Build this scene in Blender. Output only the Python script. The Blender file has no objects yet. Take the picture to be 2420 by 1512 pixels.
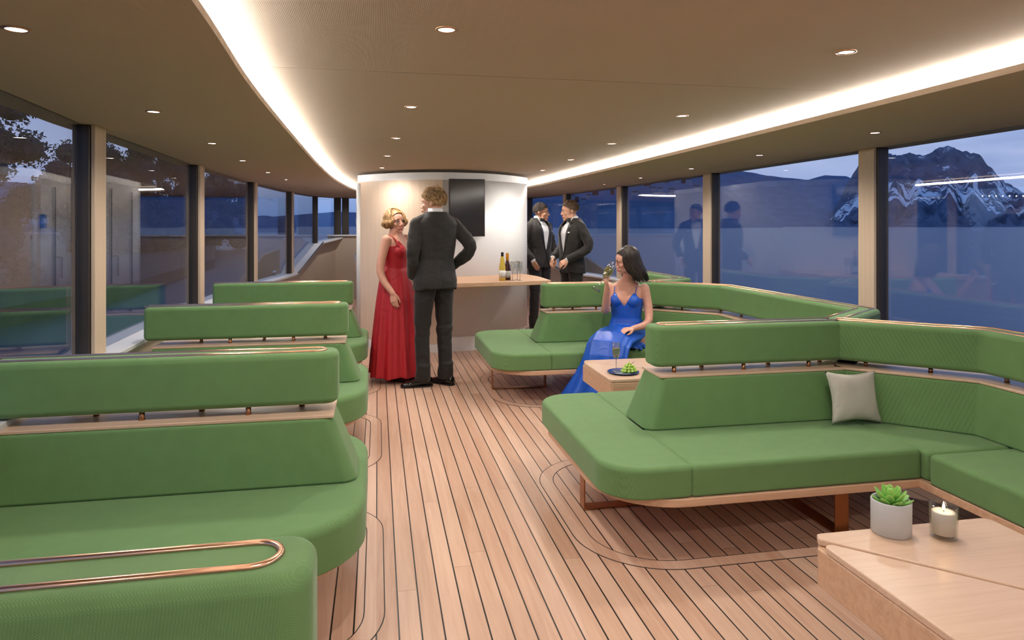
import bpy, bmesh, math, random
from mathutils import Vector, Matrix
from mathutils.bvhtree import BVHTree
from mathutils import noise as mnoise
random.seed(7)
C = bpy.context.collection
R = math.radians
F = 1613.0; HZ = 535.0; EYE = 1.5; YAW = math.atan(318.0/1613.0)
SA, CA = math.sin(YAW), math.cos(YAW)
def at_z(px, py, z):            # world point on the horizontal plane z seen at a reference pixel
    d = F*(EYE-z)/(py-HZ); l = (px-1210)*d/F
    return Vector((d*SA+l*CA, d*CA-l*SA, z))
def at_d(px, py, d):
    l = (px-1210)*d/F
    return Vector((d*SA+l*CA, d*CA-l*SA, EYE-(py-HZ)*d/F))
# ------------------------------------------------------------------ object helpers
def tag(o, label=None, cat=None, group=None, kind=None):
    if label: o['label'] = label
    if cat: o['category'] = cat
    if group: o['group'] = group
    if kind: o['kind'] = kind
    return o
def empty(name, loc=(0,0,0), rz=0.0):
    o = bpy.data.objects.new(name, None); C.objects.link(o)
    o.location = loc; o.rotation_euler = (0,0,rz); o.empty_display_size = .1
    return o
def obj(name, bm, mats, parent=None, smooth=True, bevel=0, seg=3, loc=None, rz=None, wn=False):
    me = bpy.data.meshes.new(name)
    if isinstance(bm, bmesh.types.BMesh):
        bmesh.ops.recalc_face_normals(bm, faces=bm.faces); bm.to_mesh(me); bm.free()
    else: me = bm
    o = bpy.data.objects.new(name, me); C.objects.link(o)
    if not isinstance(mats, (list, tuple)): mats = [mats]
    for m in mats: me.materials.append(m)
    if smooth:
        for p in me.polygons: p.use_smooth = True
    if bevel:
        b = o.modifiers.new('bevel','BEVEL'); b.width = bevel; b.segments = seg; b.limit_method = 'ANGLE'; b.angle_limit = R(35)
        w = o.modifiers.new('wn','WEIGHTED_NORMAL'); w.keep_sharp = False
    elif wn: w = o.modifiers.new('wn','WEIGHTED_NORMAL'); w.keep_sharp = False; w.weight = 100
    if parent: o.parent = parent
    if loc is not None: o.location = loc
    if rz is not None: o.rotation_euler = (0,0,rz)
    return o
def copy_tree(o, parent=None):
    c = o.copy(); C.objects.link(c); c.parent = parent
    for ch in list(o.children): copy_tree(ch, c)
    return c
def B(): return bmesh.new()
def box(bm, x0,x1,y0,y1,z0,z1, mi=0):
    v = [bm.verts.new((x,y,z)) for z in (z0,z1) for x,y in ((x0,y0),(x1,y0),(x1,y1),(x0,y1))]
    for f in ((3,2,1,0),(4,5,6,7),(0,1,5,4),(1,2,6,5),(2,3,7,6),(3,0,4,7)):
        bm.faces.new([v[i] for i in f]).material_index = mi
    return bm
def loft(bm, rings, closed=True, cap=True, mi=0):
    vs = [[bm.verts.new(p) for p in r] for r in rings]
    n = len(vs[0])
    for a, b in zip(vs[:-1], vs[1:]):
        for i in range(n if closed else n-1):
            j = (i+1) % n
            bm.faces.new((a[i],a[j],b[j],b[i])).material_index = mi
    if cap:
        bm.faces.new(vs[0][::-1]).material_index = mi; bm.faces.new(vs[-1]).material_index = mi
    return bm
def prism(bm, poly, z0, z1, mi=0):
    return loft(bm, [[(x,y,z0) for x,y in poly],[(x,y,z1) for x,y in poly]], mi=mi)
def lathe(bm, prof, cx=0, cy=0, n=24, mi=0):
    rings = [[(cx+r*math.cos(2*math.pi*i/n), cy+r*math.sin(2*math.pi*i/n), z) for i in range(n)] for r,z in prof]
    return loft(bm, rings, mi=mi)
def frames(pts):
    T = []
    for i in range(len(pts)):
        a = pts[max(0,i-1)]; b = pts[min(len(pts)-1,i+1)]
        t = (b-a); T.append(t.normalized() if t.length > 1e-9 else Vector((0,0,1)))
    u = T[0].orthogonal().normalized(); out = []
    for t in T:
        u = (u - t*u.dot(t)); u = u.normalized() if u.length > 1e-6 else t.orthogonal().normalized()
        out.append((u, t.cross(u)))
    return out
def tube(bm, pts, r, n=8, closed=False, mi=0):
    pts = [Vector(p) for p in pts]
    if closed: pts = pts + [pts[0], pts[1]]
    rs = r if isinstance(r,(list,tuple)) else [r]*len(pts)
    fr = frames(pts)
    if closed: fr[-1] = fr[1]; fr[-2] = fr[0] if False else fr[-2]
    rings = [[p + (u*math.cos(2*math.pi*k/n)+v*math.sin(2*math.pi*k/n))*q for k in range(n)] for p,(u,v),q in zip(pts,fr,rs)]
    if closed: rings = rings[:-1]
    return loft(bm, rings, cap=True, mi=mi)
def capsule(bm, pts, rad, n=12, mi=0):
    """tapered chain with rounded ends"""
    pts = [Vector(p) for p in pts]
    d0 = (pts[0]-pts[1]).normalized(); d1 = (pts[-1]-pts[-2]).normalized()
    P = []; Q = []
    for a in (80,50,22): P.append(pts[0]+d0*rad[0]*math.sin(R(a))); Q.append(rad[0]*math.cos(R(a)))
    P += pts; Q += list(rad)
    for a in (22,50,80): P.append(pts[-1]+d1*rad[-1]*math.sin(R(a))); Q.append(rad[-1]*math.cos(R(a)))
    return tube(bm, P, Q, n=n, mi=mi)
def ellipsoid(bm, c, r, rot=None, n=16, m=10, mi=0):
    c = Vector(c); rings = []
    for j in range(m):
        a = -math.pi/2 + math.pi*(j+.35)/(m-.3)
        ring = []
        for i in range(n):
            t = 2*math.pi*i/n
            p = Vector((r[0]*math.cos(a)*math.cos(t), r[1]*math.cos(a)*math.sin(t), r[2]*math.sin(a)))
            if rot: p = rot @ p
            ring.append(c+p)
        rings.append(ring)
    return loft(bm, rings, mi=mi)
def offset_path(path, w):
    """both sides of an open polyline offset by w with mitres -> closed polygon"""
    L, Rr = [], []
    n = len(path)
    for i,(x,y) in enumerate(path):
        p = Vector((x,y))
        d0 = (p-Vector(path[i-1])).normalized() if i else None
        d1 = (Vector(path[i+1])-p).normalized() if i < n-1 else None
        if d0 is None: nrm = Vector((-d1.y,d1.x)); k = 1
        elif d1 is None: nrm = Vector((-d0.y,d0.x)); k = 1
        else:
            n0 = Vector((-d0.y,d0.x)); n1 = Vector((-d1.y,d1.x)); nrm = (n0+n1).normalized(); k = 1/max(.3,nrm.dot(n0))
        L.append(tuple(p+nrm*w*k)); Rr.append(tuple(p-nrm*w*k))
    return L + Rr[::-1]
def round_poly(poly, rad, seg=7):
    """rad: number or one per corner"""
    out = []; n = len(poly)
    for i in range(n):
        r = rad[i] if isinstance(rad,(list,tuple)) else rad
        p = Vector(poly[i]); a = Vector(poly[i-1]); b = Vector(poly[(i+1)%n])
        if r <= 0: out.append(tuple(p)); continue
        da = (a-p).normalized(); db = (b-p).normalized()
        ang = math.acos(max(-1,min(1,da.dot(db))))
        if ang > 3.1: out.append(tuple(p)); continue
        t = min(r/math.tan(ang/2), (a-p).length*.49, (b-p).length*.49); rr = t*math.tan(ang/2)
        c = p + (da+db).normalized()*(rr/math.sin(ang/2))
        s = p+da*t - c; e = p+db*t - c
        a0 = math.atan2(s.y,s.x); a1 = math.atan2(e.y,e.x); dl = a1-a0
        while dl > math.pi: dl -= 2*math.pi
        while dl < -math.pi: dl += 2*math.pi
        for k in range(seg+1):
            th = a0+dl*k/seg; out.append((c.x+rr*math.cos(th), c.y+rr*math.sin(th)))
    return out
def resample(poly, step, closed=True):
    pts = [Vector((*p,0)) if len(p)==2 else Vector(p) for p in poly]
    if closed: pts.append(pts[0])
    out = []
    for a,b in zip(pts[:-1],pts[1:]):
        k = max(1,int((b-a).length/step)); out += [a.lerp(b,i/k) for i in range(k)]
    if not closed: out.append(pts[-1])
    return out
def soft_prism(bm, poly, z0, z1, r, seg=4, r2=None, mi=0):
    """prism whose top and bottom edges are rounded by insetting the outline (convex-ish outlines)"""
    n = len(poly); P = [Vector(p) for p in poly]
    area = sum(P[i].x*P[(i+1)%n].y-P[(i+1)%n].x*P[i].y for i in range(n))
    sg = 1 if area > 0 else -1
    N = []
    for i in range(n):
        d0 = (P[i]-P[i-1]); d1 = (P[(i+1)%n]-P[i])
        d0 = d0.normalized() if d0.length>1e-9 else d1.normalized(); d1 = d1.normalized() if d1.length>1e-9 else d0
        n0 = Vector((-d0.y,d0.x)); n1 = Vector((-d1.y,d1.x)); m = (n0+n1).normalized(); N.append(m*sg/max(.4,m.dot(n0)))
    r2 = r if r2 is None else r2
    def ring(z, ins): return [(P[i].x+N[i].x*ins, P[i].y+N[i].y*ins, z) for i in range(n)]
    rings = [ring(z0, r2)]
    for k in range(1,seg+1):
        a = math.pi/2*k/seg; rings.append(ring(z0+r2*(1-math.cos(a)), r2*(1-math.sin(a))))
    for k in range(0,seg+1):
        a = math.pi/2*k/seg; rings.append(ring(z1-r*(1-math.sin(a)), r*(1-math.cos(a))))
    return loft(bm, rings, mi=mi)
# ------------------------------------------------------------------ materials
def lin(c): 
    return tuple(((v/255+.055)/1.055)**2.4 if v/255 > .04045 else v/255/12.92 for v in c)+(1,)
class NT:
    def __init__(s, m): s.t = m.node_tree; s.b = s.t.nodes.get('Principled BSDF')
    def n(s, typ, **kw):
        nd = s.t.nodes.new(typ)
        for k,v in kw.items():
            if k in nd.inputs: nd.inputs[k].default_value = v
            else: setattr(nd, k, v)
        return nd
    def l(s, a, b): s.t.links.new(a, b)
    def math(s, op, a, b=None):
        nd = s.t.nodes.new('ShaderNodeMath'); nd.operation = op
        for i,v in enumerate((a,b)):
            if v is None: continue
            if isinstance(v,(int,float)): nd.inputs[i].default_value = v
            else: s.l(v, nd.inputs[i])
        return nd.outputs[0]
def mat(name, col, rough=.6, metal=0, sheen=0, spec=.5, **kw):
    m = bpy.data.materials.new(name); m.use_nodes = True
    b = m.node_tree.nodes['Principled BSDF']
    b.inputs['Base Color'].default_value = col if len(col)==4 else (*col,1)
    b.inputs['Roughness'].default_value = rough; b.inputs['Metallic'].default_value = metal
    b.inputs['Specular IOR Level'].default_value = spec
    if sheen: b.inputs['Sheen Weight'].default_value = sheen; b.inputs['Sheen Roughness'].default_value = .4
    for k,v in kw.items(): b.inputs[k.replace('_',' ')].default_value = v
    return m
def vary(m, scale=(1,1,1), nscale=5, amt=.15, bump=0, bdist=.001, detail=3, coord='Object', bscale=None):
    """noise mottling of the base colour and a noise bump"""
    t = NT(m); col = tuple(t.b.inputs['Base Color'].default_value)
    tc = t.n('ShaderNodeTexCoord'); mp = t.n('ShaderNodeMapping'); mp.inputs['Scale'].default_value = scale
    t.l(tc.outputs[coord], mp.inputs['Vector'])
    nz = t.n('ShaderNodeTexNoise', Scale=nscale, Detail=detail); t.l(mp.outputs[0], nz.inputs['Vector'])
    rp = t.n('ShaderNodeValToRGB')
    rp.color_ramp.elements[0].position = .3; rp.color_ramp.elements[1].position = .7
    rp.color_ramp.elements[0].color = tuple(c*(1-amt) for c in col[:3])+(1,)
    rp.color_ramp.elements[1].color = tuple(min(1,c*(1+amt)) for c in col[:3])+(1,)
    t.l(nz.outputs[0], rp.inputs[0]); t.l(rp.outputs[0], t.b.inputs['Base Color'])
    if bump:
        n2 = t.n('ShaderNodeTexNoise', Scale=bscale or nscale*4, Detail=2); t.l(mp.outputs[0], n2.inputs['Vector'])
        bp = t.n('ShaderNodeBump', Strength=bump, Distance=bdist); t.l(n2.outputs[0], bp.inputs['Height']); t.l(bp.outputs[0], t.b.inputs['Normal'])
    return m
def weave(name, col, scale=260, amt=.11, sheen=.15, bump=.22, rough=.85):
    m = mat(name, col, rough, sheen=sheen, spec=.25); t = NT(m)
    tc = t.n('ShaderNodeTexCoord')
    mp = t.n('ShaderNodeMapping'); mp.inputs['Rotation'].default_value = (R(35),R(35),R(45)); t.l(tc.outputs['Object'], mp.inputs[0])
    w1 = t.n('ShaderNodeTexWave', Scale=scale/6.28*2.6, Distortion=.6); w1.bands_direction = 'X'; t.l(mp.outputs[0], w1.inputs[0])
    w2 = t.n('ShaderNodeTexWave', Scale=scale/6.28*2.6, Distortion=.6); w2.bands_direction = 'Y'; t.l(mp.outputs[0], w2.inputs[0])
    mul = t.math('MULTIPLY', w1.outputs['Fac'], w2.outputs['Fac'])
    nz = t.n('ShaderNodeTexNoise', Scale=14, Detail=4); t.l(tc.outputs['Object'], nz.inputs[0])
    fac = t.math('ADD', t.math('MULTIPLY', mul, .6), t.math('MULTIPLY', nz.outputs[0], .5))
    rp = t.n('ShaderNodeValToRGB')
    rp.color_ramp.elements[0].position = .1; rp.color_ramp.elements[1].position = .8
    rp.color_ramp.elements[0].color = tuple(c*(1-amt*1.6) for c in col[:3])+(1,)
    rp.color_ramp.elements[1].color = tuple(min(1,c*(1+amt)) for c in col[:3])+(1,)
    t.l(fac, rp.inputs[0]); t.l(rp.outputs[0], t.b.inputs['Base Color'])
    bp = t.n('ShaderNodeBump', Strength=bump, Distance=.0015); t.l(mul, bp.inputs['Height']); t.l(bp.outputs[0], t.b.inputs['Normal'])
    return m
def wood(name, c0, c1, stretch=(30,1.2,30), rough=.42, rot=(0,0,0)):
    m = mat(name, c0, rough, spec=.4); t = NT(m)
    tc = t.n('ShaderNodeTexCoord'); mp = t.n('ShaderNodeMapping'); mp.inputs['Scale'].default_value = stretch; mp.inputs['Rotation'].default_value = rot
    t.l(tc.outputs['Object'], mp.inputs[0])
    nz = t.n('ShaderNodeTexNoise', Scale=1.6, Detail=6, Roughness=.62, Distortion=.6); t.l(mp.outputs[0], nz.inputs[0])
    rp = t.n('ShaderNodeValToRGB'); rp.color_ramp.elements[0].position=.32; rp.color_ramp.elements[1].position=.7
    rp.color_ramp.elements[0].color = c0; rp.color_ramp.elements[1].color = c1
    t.l(nz.outputs[0], rp.inputs[0]); t.l(rp.outputs[0], t.b.inputs['Base Color'])
    return m
PLANK = .0827
def deck_mat(name, planks=True):
    m = mat(name, (.5,.3,.2), .38, spec=.35); t = NT(m)
    tc = t.n('ShaderNodeTexCoord'); sp = t.n('ShaderNodeSeparateXYZ'); t.l(tc.outputs['Object'], sp.inputs[0])
    u = t.math('DIVIDE', t.math('ADD', sp.outputs[0], .004), PLANK); idx = t.math('FLOOR', u)
    wn = t.n('ShaderNodeTexWhiteNoise'); wn.noise_dimensions = '1D'; t.l(idx, wn.inputs['W'])
    yo = t.math('ADD', t.math('DIVIDE', sp.outputs[1], 3.1), t.math('MULTIPLY', wn.outputs['Value'], 7.3)); yi = t.math('FLOOR', yo)
    w2 = t.n('ShaderNodeTexWhiteNoise'); w2.noise_dimensions = '2D'
    cb = t.n('ShaderNodeCombineXYZ'); t.l(idx, cb.inputs[0]); t.l(yi, cb.inputs[1]); t.l(cb.outputs[0], w2.inputs['Vector'])
    mp = t.n('ShaderNodeMapping'); mp.inputs['Scale'].default_value = (26,1.6,1); t.l(tc.outputs['Object'], mp.inputs[0])
    ad = t.n('ShaderNodeVectorMath'); ad.operation='ADD'; t.l(mp.outputs[0], ad.inputs[0])
    sc = t.n('ShaderNodeVectorMath'); sc.operation='SCALE'; sc.inputs['Scale'].default_value = 31; t.l(w2.outputs['Color'], sc.inputs[0]); t.l(sc.outputs[0], ad.inputs[1])
    nz = t.n('ShaderNodeTexNoise', Scale=1.0, Detail=6, Roughness=.6, Distortion=1.2); t.l(ad.outputs[0], nz.inputs[0])
    f = t.math('ADD', t.math('MULTIPLY', nz.outputs[0], .75), t.math('MULTIPLY', w2.outputs['Value'], .30))
    rp = t.n('ShaderNodeValToRGB'); cr = rp.color_ramp; cr.elements[0].position=.28; cr.elements[1].position=.85
    cr.elements[0].color = (.47,.275,.185,1); cr.elements[1].color = (.68,.47,.35,1)
    t.l(f, rp.inputs[0]); last = rp.outputs[0]
    if planks:
        fr = t.math('FRACT', u); ln = t.math('LESS_THAN', t.math('ABSOLUTE', t.math('SUBTRACT', fr, .5)), .5-.0031/PLANK)
        mx = t.n('ShaderNodeMix'); mx.data_type='RGBA'; t.l(ln, mx.inputs[0]); mx.inputs[6].default_value=(.008,.006,.005,1); t.l(last, mx.inputs[7]); last = mx.outputs[2]
        fe = t.math('FRACT', yo); en = t.math('LESS_THAN', fe, .0006)
        m2 = t.n('ShaderNodeMix'); m2.data_type='RGBA'; t.l(en, m2.inputs[0]); t.l(last, m2.inputs[6]); m2.inputs[7].default_value=(.18,.10,.06,1); last = m2.outputs[2]
    t.l(last, t.b.inputs['Base Color'])
    return m
def glass_pane(name):
    m = bpy.data.materials.new(name); m.use_nodes = True; t = NT(m); t.t.nodes.remove(t.b)
    out = t.t.nodes['Material Output']
    g = t.n('ShaderNodeNewGeometry'); dt = t.n('ShaderNodeVectorMath'); dt.operation='DOT_PRODUCT'
    t.l(g.outputs['Normal'], dt.inputs[0]); t.l(g.outputs['Incoming'], dt.inputs[1])
    k = t.math('POWER', t.math('SUBTRACT', 1.0, t.math('ABSOLUTE', dt.outputs['Value'])), 4.0)
    fac = t.math('ADD', .09, t.math('MULTIPLY', k, .85))
    tr = t.n('ShaderNodeBsdfTransparent'); tr.inputs[0].default_value = (.93,.95,.96,1)
    gl = t.n('ShaderNodeBsdfGlossy'); gl.inputs['Roughness'].default_value = .0
    mx = t.n('ShaderNodeMixShader'); t.l(fac, mx.inputs[0]); t.l(tr.outputs[0], mx.inputs[1]); t.l(gl.outputs[0], mx.inputs[2]); t.l(mx.outputs[0], out.inputs[0])
    return m
def thin_glass(name, tint=(1,1,1,1), base=.05, k2=.6):
    m = bpy.data.materials.new(name); m.use_nodes = True; t = NT(m); t.t.nodes.remove(t.b)
    out = t.t.nodes['Material Output']
    g = t.n('ShaderNodeNewGeometry'); dt = t.n('ShaderNodeVectorMath'); dt.operation='DOT_PRODUCT'
    t.l(g.outputs['Normal'], dt.inputs[0]); t.l(g.outputs['Incoming'], dt.inputs[1])
    k = t.math('POWER', t.math('SUBTRACT', 1.0, t.math('ABSOLUTE', dt.outputs['Value'])), 3.0)
    fac = t.math('ADD', base, t.math('MULTIPLY', k, k2))
    tr = t.n('ShaderNodeBsdfTransparent'); tr.inputs[0].default_value = tint
    gl = t.n('ShaderNodeBsdfGlossy'); gl.inputs['Roughness'].default_value = .03; gl.inputs[0].default_value=(.85,.88,.9,1)
    mx = t.n('ShaderNodeMixShader'); t.l(fac, mx.inputs[0]); t.l(tr.outputs[0], mx.inputs[1]); t.l(gl.outputs[0], mx.inputs[2]); t.l(mx.outputs[0], out.inputs[0])
    return m
def emit(name, col, s):
    m = bpy.data.materials.new(name); m.use_nodes = True; t = NT(m); t.t.nodes.remove(t.b)
    e = t.n('ShaderNodeEmission', Strength=s); e.inputs[0].default_value = (*col[:3],1); t.l(e.outputs[0], t.t.nodes['Material Output'].inputs[0])
    return m
GREEN = (.128,.238,.088,1)
M = {}
M['fabric'] = weave('green_weave', GREEN)
M['floor'] = deck_mat('teak_deck'); M['border'] = deck_mat('teak_border', False); M['caulk'] = mat('black_caulk', (.012,.009,.007,1), .6)
M['oak'] = wood('light_oak', (.50,.30,.185,1), (.62,.40,.26,1), (1.2,26,26)); M['oak_v'] = wood('oak_veneer', (.57,.44,.33,1), (.64,.51,.39,1), (30,30,.8), rough=.35)
M['shelf'] = wood('pale_oak', (.56,.38,.26,1), (.64,.45,.32,1), (1.5,30,30), rough=.3)
M['copper'] = mat('brushed_copper', (.72,.42,.27,1), .28, metal=1)
M['bronze'] = mat('dark_copper', (.40,.18,.08,1), .25, metal=1)
M['white'] = vary(mat('white_panel', (.76,.755,.75,1), .38), nscale=3, amt=.02)
M['sill'] = mat('pale_grey_sill', (.60,.60,.60,1), .4)
M['beige'] = mat('beige_panel', (.42,.345,.27,1), .5)
M['pillar'] = wood('pillar_veneer', (.55,.42,.30,1), (.62,.48,.35,1), (60,60,1.0), rough=.45)
M['mullion'] = mat('black_mullion', (.036,.027,.021,1), .34)
M['glass'] = glass_pane('window_glass')
def ceil_mat():
    m = mat('ribbed_ceiling', (.40,.295,.20,1), .9, spec=.1); t = NT(m)
    tc = t.n('ShaderNodeTexCoord'); w = t.n('ShaderNodeTexWave', Scale=55, Distortion=0); w.bands_direction='X'; t.l(tc.outputs['Object'], w.inputs[0])
    mx = t.n('ShaderNodeMix'); mx.data_type='RGBA'; mx.inputs[6].default_value=(.45,.365,.285,1); mx.inputs[7].default_value=(.54,.44,.35,1); t.l(w.outputs['Fac'], mx.inputs[0]); t.l(mx.outputs[2], t.b.inputs['Base Color'])
    bp = t.n('ShaderNodeBump', Strength=.25, Distance=.001); t.l(w.outputs['Fac'], bp.inputs['Height']); t.l(bp.outputs[0], t.b.inputs['Normal'])
    return m
M['ceiling'] = ceil_mat()
M['led'] = emit('cove_led', (1,.95,.90), 36)
M['lens'] = emit('lamp_lens', (1,.92,.80), 22)
M['screen'] = mat('black_screen', (.030,.027,.026,1), .12); M['bezel'] = mat('screen_bezel', (.01,.01,.01,1), .3)
M['chrome'] = mat('polished_steel', (.75,.73,.70,1), .15, metal=1)
# ------------------------------------------------------------------ the cabin
CZ = 2.09; CZ2 = 2.18
def plain(name, bm, m, parent=None, bevel=0, smooth=False, **kw):
    o = obj(name, bm, m, parent, smooth=smooth or bool(bevel), bevel=bevel, **kw)
    return o
HL = [(-1.10,-4.5),(-1.30,-.8),(-1.477,1.75),(-1.678,4.36),(-1.735,7.0),(-1.66,9.58),(-1.475,12.1),(-1.20,13.9),(-.78,14.6)]
HR = [(3.35,-4.5),(3.55,-.8),(3.66,1.85),(3.70,4.47),(3.665,6.96),(3.56,9.5),(3.40,11.94),(3.12,13.9),(2.70,14.6)]
hull = HL + HR[::-1]
# floor: boards run fore and aft
bm = B(); prism(bm, hull, -.06, 0); fl = tag(plain('floor', bm, M['floor']), 'pale teak floor boards with thin black caulking lines', kind='structure')
# inlaid border boards around every bench
def border_strip(bm, loop, w, z0, z1, mi):
    n = len(loop); ins = []
    P = [Vector(p) for p in loop]
    for i in range(n):
        d0 = (P[i]-P[i-1]).normalized(); d1 = (P[(i+1)%n]-P[i]).normalized(); m = (Vector((-d0.y,d0.x))+Vector((-d1.y,d1.x))).normalized()
        ins.append((P[i].x+m.x*w/max(.5,m.dot(Vector((-d0.y,d0.x)))), P[i].y+m.y*w/max(.5,m.dot(Vector((-d0.y,d0.x))))))
    a=[bm.verts.new((*p,z0)) for p in loop]; b=[bm.verts.new((*p,z1)) for p in loop]; c=[bm.verts.new((*p,z1)) for p in ins]; d=[bm.verts.new((*p,z0)) for p in ins]
    for i in range(n):
        j=(i+1)%n
        for q in ((a[i],a[j],b[j],b[i]),(b[i],b[j],c[j],c[i]),(c[i],c[j],d[j],d[i])): bm.faces.new(q).material_index=mi
    return ins
def inlay(x0,x1,y0,y1,radL,radR,w=.075):
    lp = round_poly([(x0,y0),(x1,y0),(x1,y1),(x0,y1)], [radL,radR,radR,radL], 14)
    bm = B(); border_strip(bm, lp, .0045, 0, .0014, 1)
    l2 = border_strip(B(), lp, .0035, 0, .001, 0)
    l3 = border_strip(bm, l2, w, 0, .0013, 0)
    border_strip(bm, l3, .0045, 0, .0014, 1)
    return lp, bm
LROW = [1.17,3.07,4.94,6.85]; RROW = [.78,3.50,6.22]
nb = 0
for y in LROW:
    _, bm = inlay(-1.6,.03,y-.72,y+.72,.05,.36); plain('trim_%d'%(nb+1), bm, [M['border'],M['caulk']], None)['kind']='structure'; nb += 1
for i,y in enumerate(RROW+[8.95]):
    _, bm = inlay(.88+.05*i if i<3 else 1.9,3.55,y-.72,y+.76,.42,.05); plain('trim_%d'%(nb+1), bm, [M['border'],M['caulk']], None)['kind']='structure'; nb += 1
# ceiling: lower perimeter panel with an oval recess, raised centre panels, LED in the recess edge
cove = [(-.42,-4.4),(-.45,.3),(-.475,1.9),(-.53,3.13),(-.556,4.96),(-.566,7.3),(-.52,9.4),(-.34,11.7),(-.05,12.6),(1.0,13.0),(1.95,12.4),(2.25,10.4),(2.36,7.6),(2.40,5.0),(2.405,3.2),(2.39,1.9),(2.37,.3),(2.34,-4.4)]
def smooth_loop(pts, k=6):
    out=[]; n=len(pts)
    for i in range(n):
        p0,p1,p2,p3 = [Vector(pts[(i+j-1)%n]) for j in range(4)]
        if i==n-1: out.append(tuple(p1)); continue
        if i==0: p0 = p1+(p1-p2)
        if i==n-2: p3 = p2+(p2-p1)
        for s in range(k):
            t=s/k; out.append(tuple(.5*((2*p1)+(-p0+p2)*t+(2*p0-5*p1+4*p2-p3)*t*t+(-p0+3*p1-3*p2+p3)*t*t*t)))
    return out
cv = smooth_loop(cove)
def ring_plate(outer, inner, z0, z1, mats, name):
    bm = B()
    def pl(z, flip):
        vo=[bm.verts.new((*p,z)) for p in outer]; vi=[bm.verts.new((*p,z)) for p in inner]
        eo=[bm.edges.new((vo[i],vo[(i+1)%len(vo)])) for i in range(len(vo))]; ei=[bm.edges.new((vi[i],vi[(i+1)%len(vi)])) for i in range(len(vi))]
        bmesh.ops.triangle_fill(bm, use_beauty=True, edges=eo+ei)
        return vo,vi
    a=pl(z0,0); b=pl(z1,1)
    for A,Bv in ((a[0],b[0]),(a[1],b[1])):
        for i in range(len(A)): bm.faces.new((A[i],A[(i+1)%len(A)],Bv[(i+1)%len(A)],Bv[i]))
    return plain(name, bm, mats)
outer = [(-1.45,-4.6),(-1.5,-.8),(-1.66,1.75),(-1.83,4.36),(-1.88,7.0),(-1.80,9.6),(-1.62,12.15),(-1.33,14.0),(-.85,14.8),(2.8,14.8),(3.27,14.0),(3.55,12.0),(3.72,9.55),(3.82,6.96),(3.86,4.47),(3.82,1.85),(3.72,-.8),(3.6,-4.6)]
tag(ring_plate(outer, cv, CZ, CZ+.028, M['ceiling'], 'ceiling'), 'lower taupe ceiling panel running around the edge above the windows', kind='structure')
bm = B()
for y0,y1 in ((-4.6,-1.2),(-1.192,3.05),(3.058,5.35),(5.358,9.0),(9.004,13.3)): box(bm, -.9,2.85, y0,y1, CZ2, CZ2+.05)
tag(plain('ceiling', bm, M['ceiling']), 'raised ribbed taupe ceiling panels in the middle with a thin cross seam', kind='structure')
# roof over everything keeps the sky out
bm = B(); prism(bm, outer, 2.26, 2.32); plain('ceiling', bm, M['mullion'])['kind']='structure'
bm = B(); 
vo=[Vector(p) for p in outer]
loft(bm, [[(p[0],p[1],CZ+.028) for p in outer],[(p[0],p[1],2.26) for p in outer]], cap=False); plain('trim_20', bm, M['mullion'])['kind']='structure'
bm = B(); led_o = [(x+(.012 if x<.95 else -.012),y) for x,y in cv]
n=len(cv); va=[bm.verts.new((*cv[i],CZ+.028)) for i in range(n)]; vb=[bm.verts.new((*cv[i],CZ+.056)) for i in range(n)]
cx,cy=.95,5
out2=[(x+(x-cx)*.03,y) for x,y in cv]; vc=[bm.verts.new((*out2[i],CZ+.056)) for i in range(n)]; vd=[bm.verts.new((*out2[i],CZ+.028)) for i in range(n)]
for i in range(n-1):
    for q in ((va[i],va[i+1],vb[i+1],vb[i]),(vb[i],vb[i+1],vc[i+1],vc[i]),(vc[i],vc[i+1],vd[i+1],vd[i])): bm.faces.new(q)
tag(plain('cove_light', bm, M['led']), 'continuous white LED strip glowing in the edge of the ceiling recess', 'light strip')
# side walls with sloped bow section, sill boards, panes, pillars
def wall_run(pts, name, inward, sill, lab):
    bm = B(); bs = B()
    def sz(i): return sill[i]
    for i in range(len(pts)-1):
        a=Vector(pts[i]); b=Vector(pts[i+1]); d=(b-a).normalized(); nrm=Vector((-d.y,d.x))*inward
        za,zb=sill[i],sill[i+1]
        q=[a-nrm*.10,b-nrm*.10,b+nrm*.02,a+nrm*.02]
        loft(bm, [[(p.x,p.y,-.05) for p in q],[(q[0].x,q[0].y,za-.03),(q[1].x,q[1].y,zb-.03),(q[2].x,q[2].y,zb-.03),(q[3].x,q[3].y,za-.03)]])
        s=[a-nrm*.12,b-nrm*.12,b+nrm*.15,a+nrm*.15]
        loft(bs, [[(s[0].x,s[0].y,za-.03),(s[1].x,s[1].y,zb-.03),(s[2].x,s[2].y,zb-.03),(s[3].x,s[3].y,za-.03)],[(s[0].x,s[0].y,za),(s[1].x,s[1].y,zb),(s[2].x,s[2].y,zb),(s[3].x,s[3].y,za)]])
    w=tag(plain(name, bm, M['beige']), lab, kind='structure'); return w,bs
SL=[.74,.74,.74,.74,.74,.73,.70,1.18,1.29]
w,bs=wall_run(HL,'wall_left',-1,SL,'low beige wall under the left windows, rising toward the bow'); plain('sill', bs, M['sill'], w, bevel=.006)
w,bs=wall_run(HR,'wall_right',1,SL,'low beige wall under the right windows, rising toward the bow'); plain('sill', bs, M['sill'], w, bevel=.006)
bm=B(); box(bm,-1.0,2.9,14.45,14.6,-.05,1.30); bm2=B(); box(bm2,-1.02,2.92,14.40,14.66,1.30,1.33)
w=tag(plain('wall_front', bm, M['beige']),'waist high beige bulkhead across the bow under the front windows',kind='structure'); plain('sill', bm2, M['sill'], w, bevel=.006)
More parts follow.
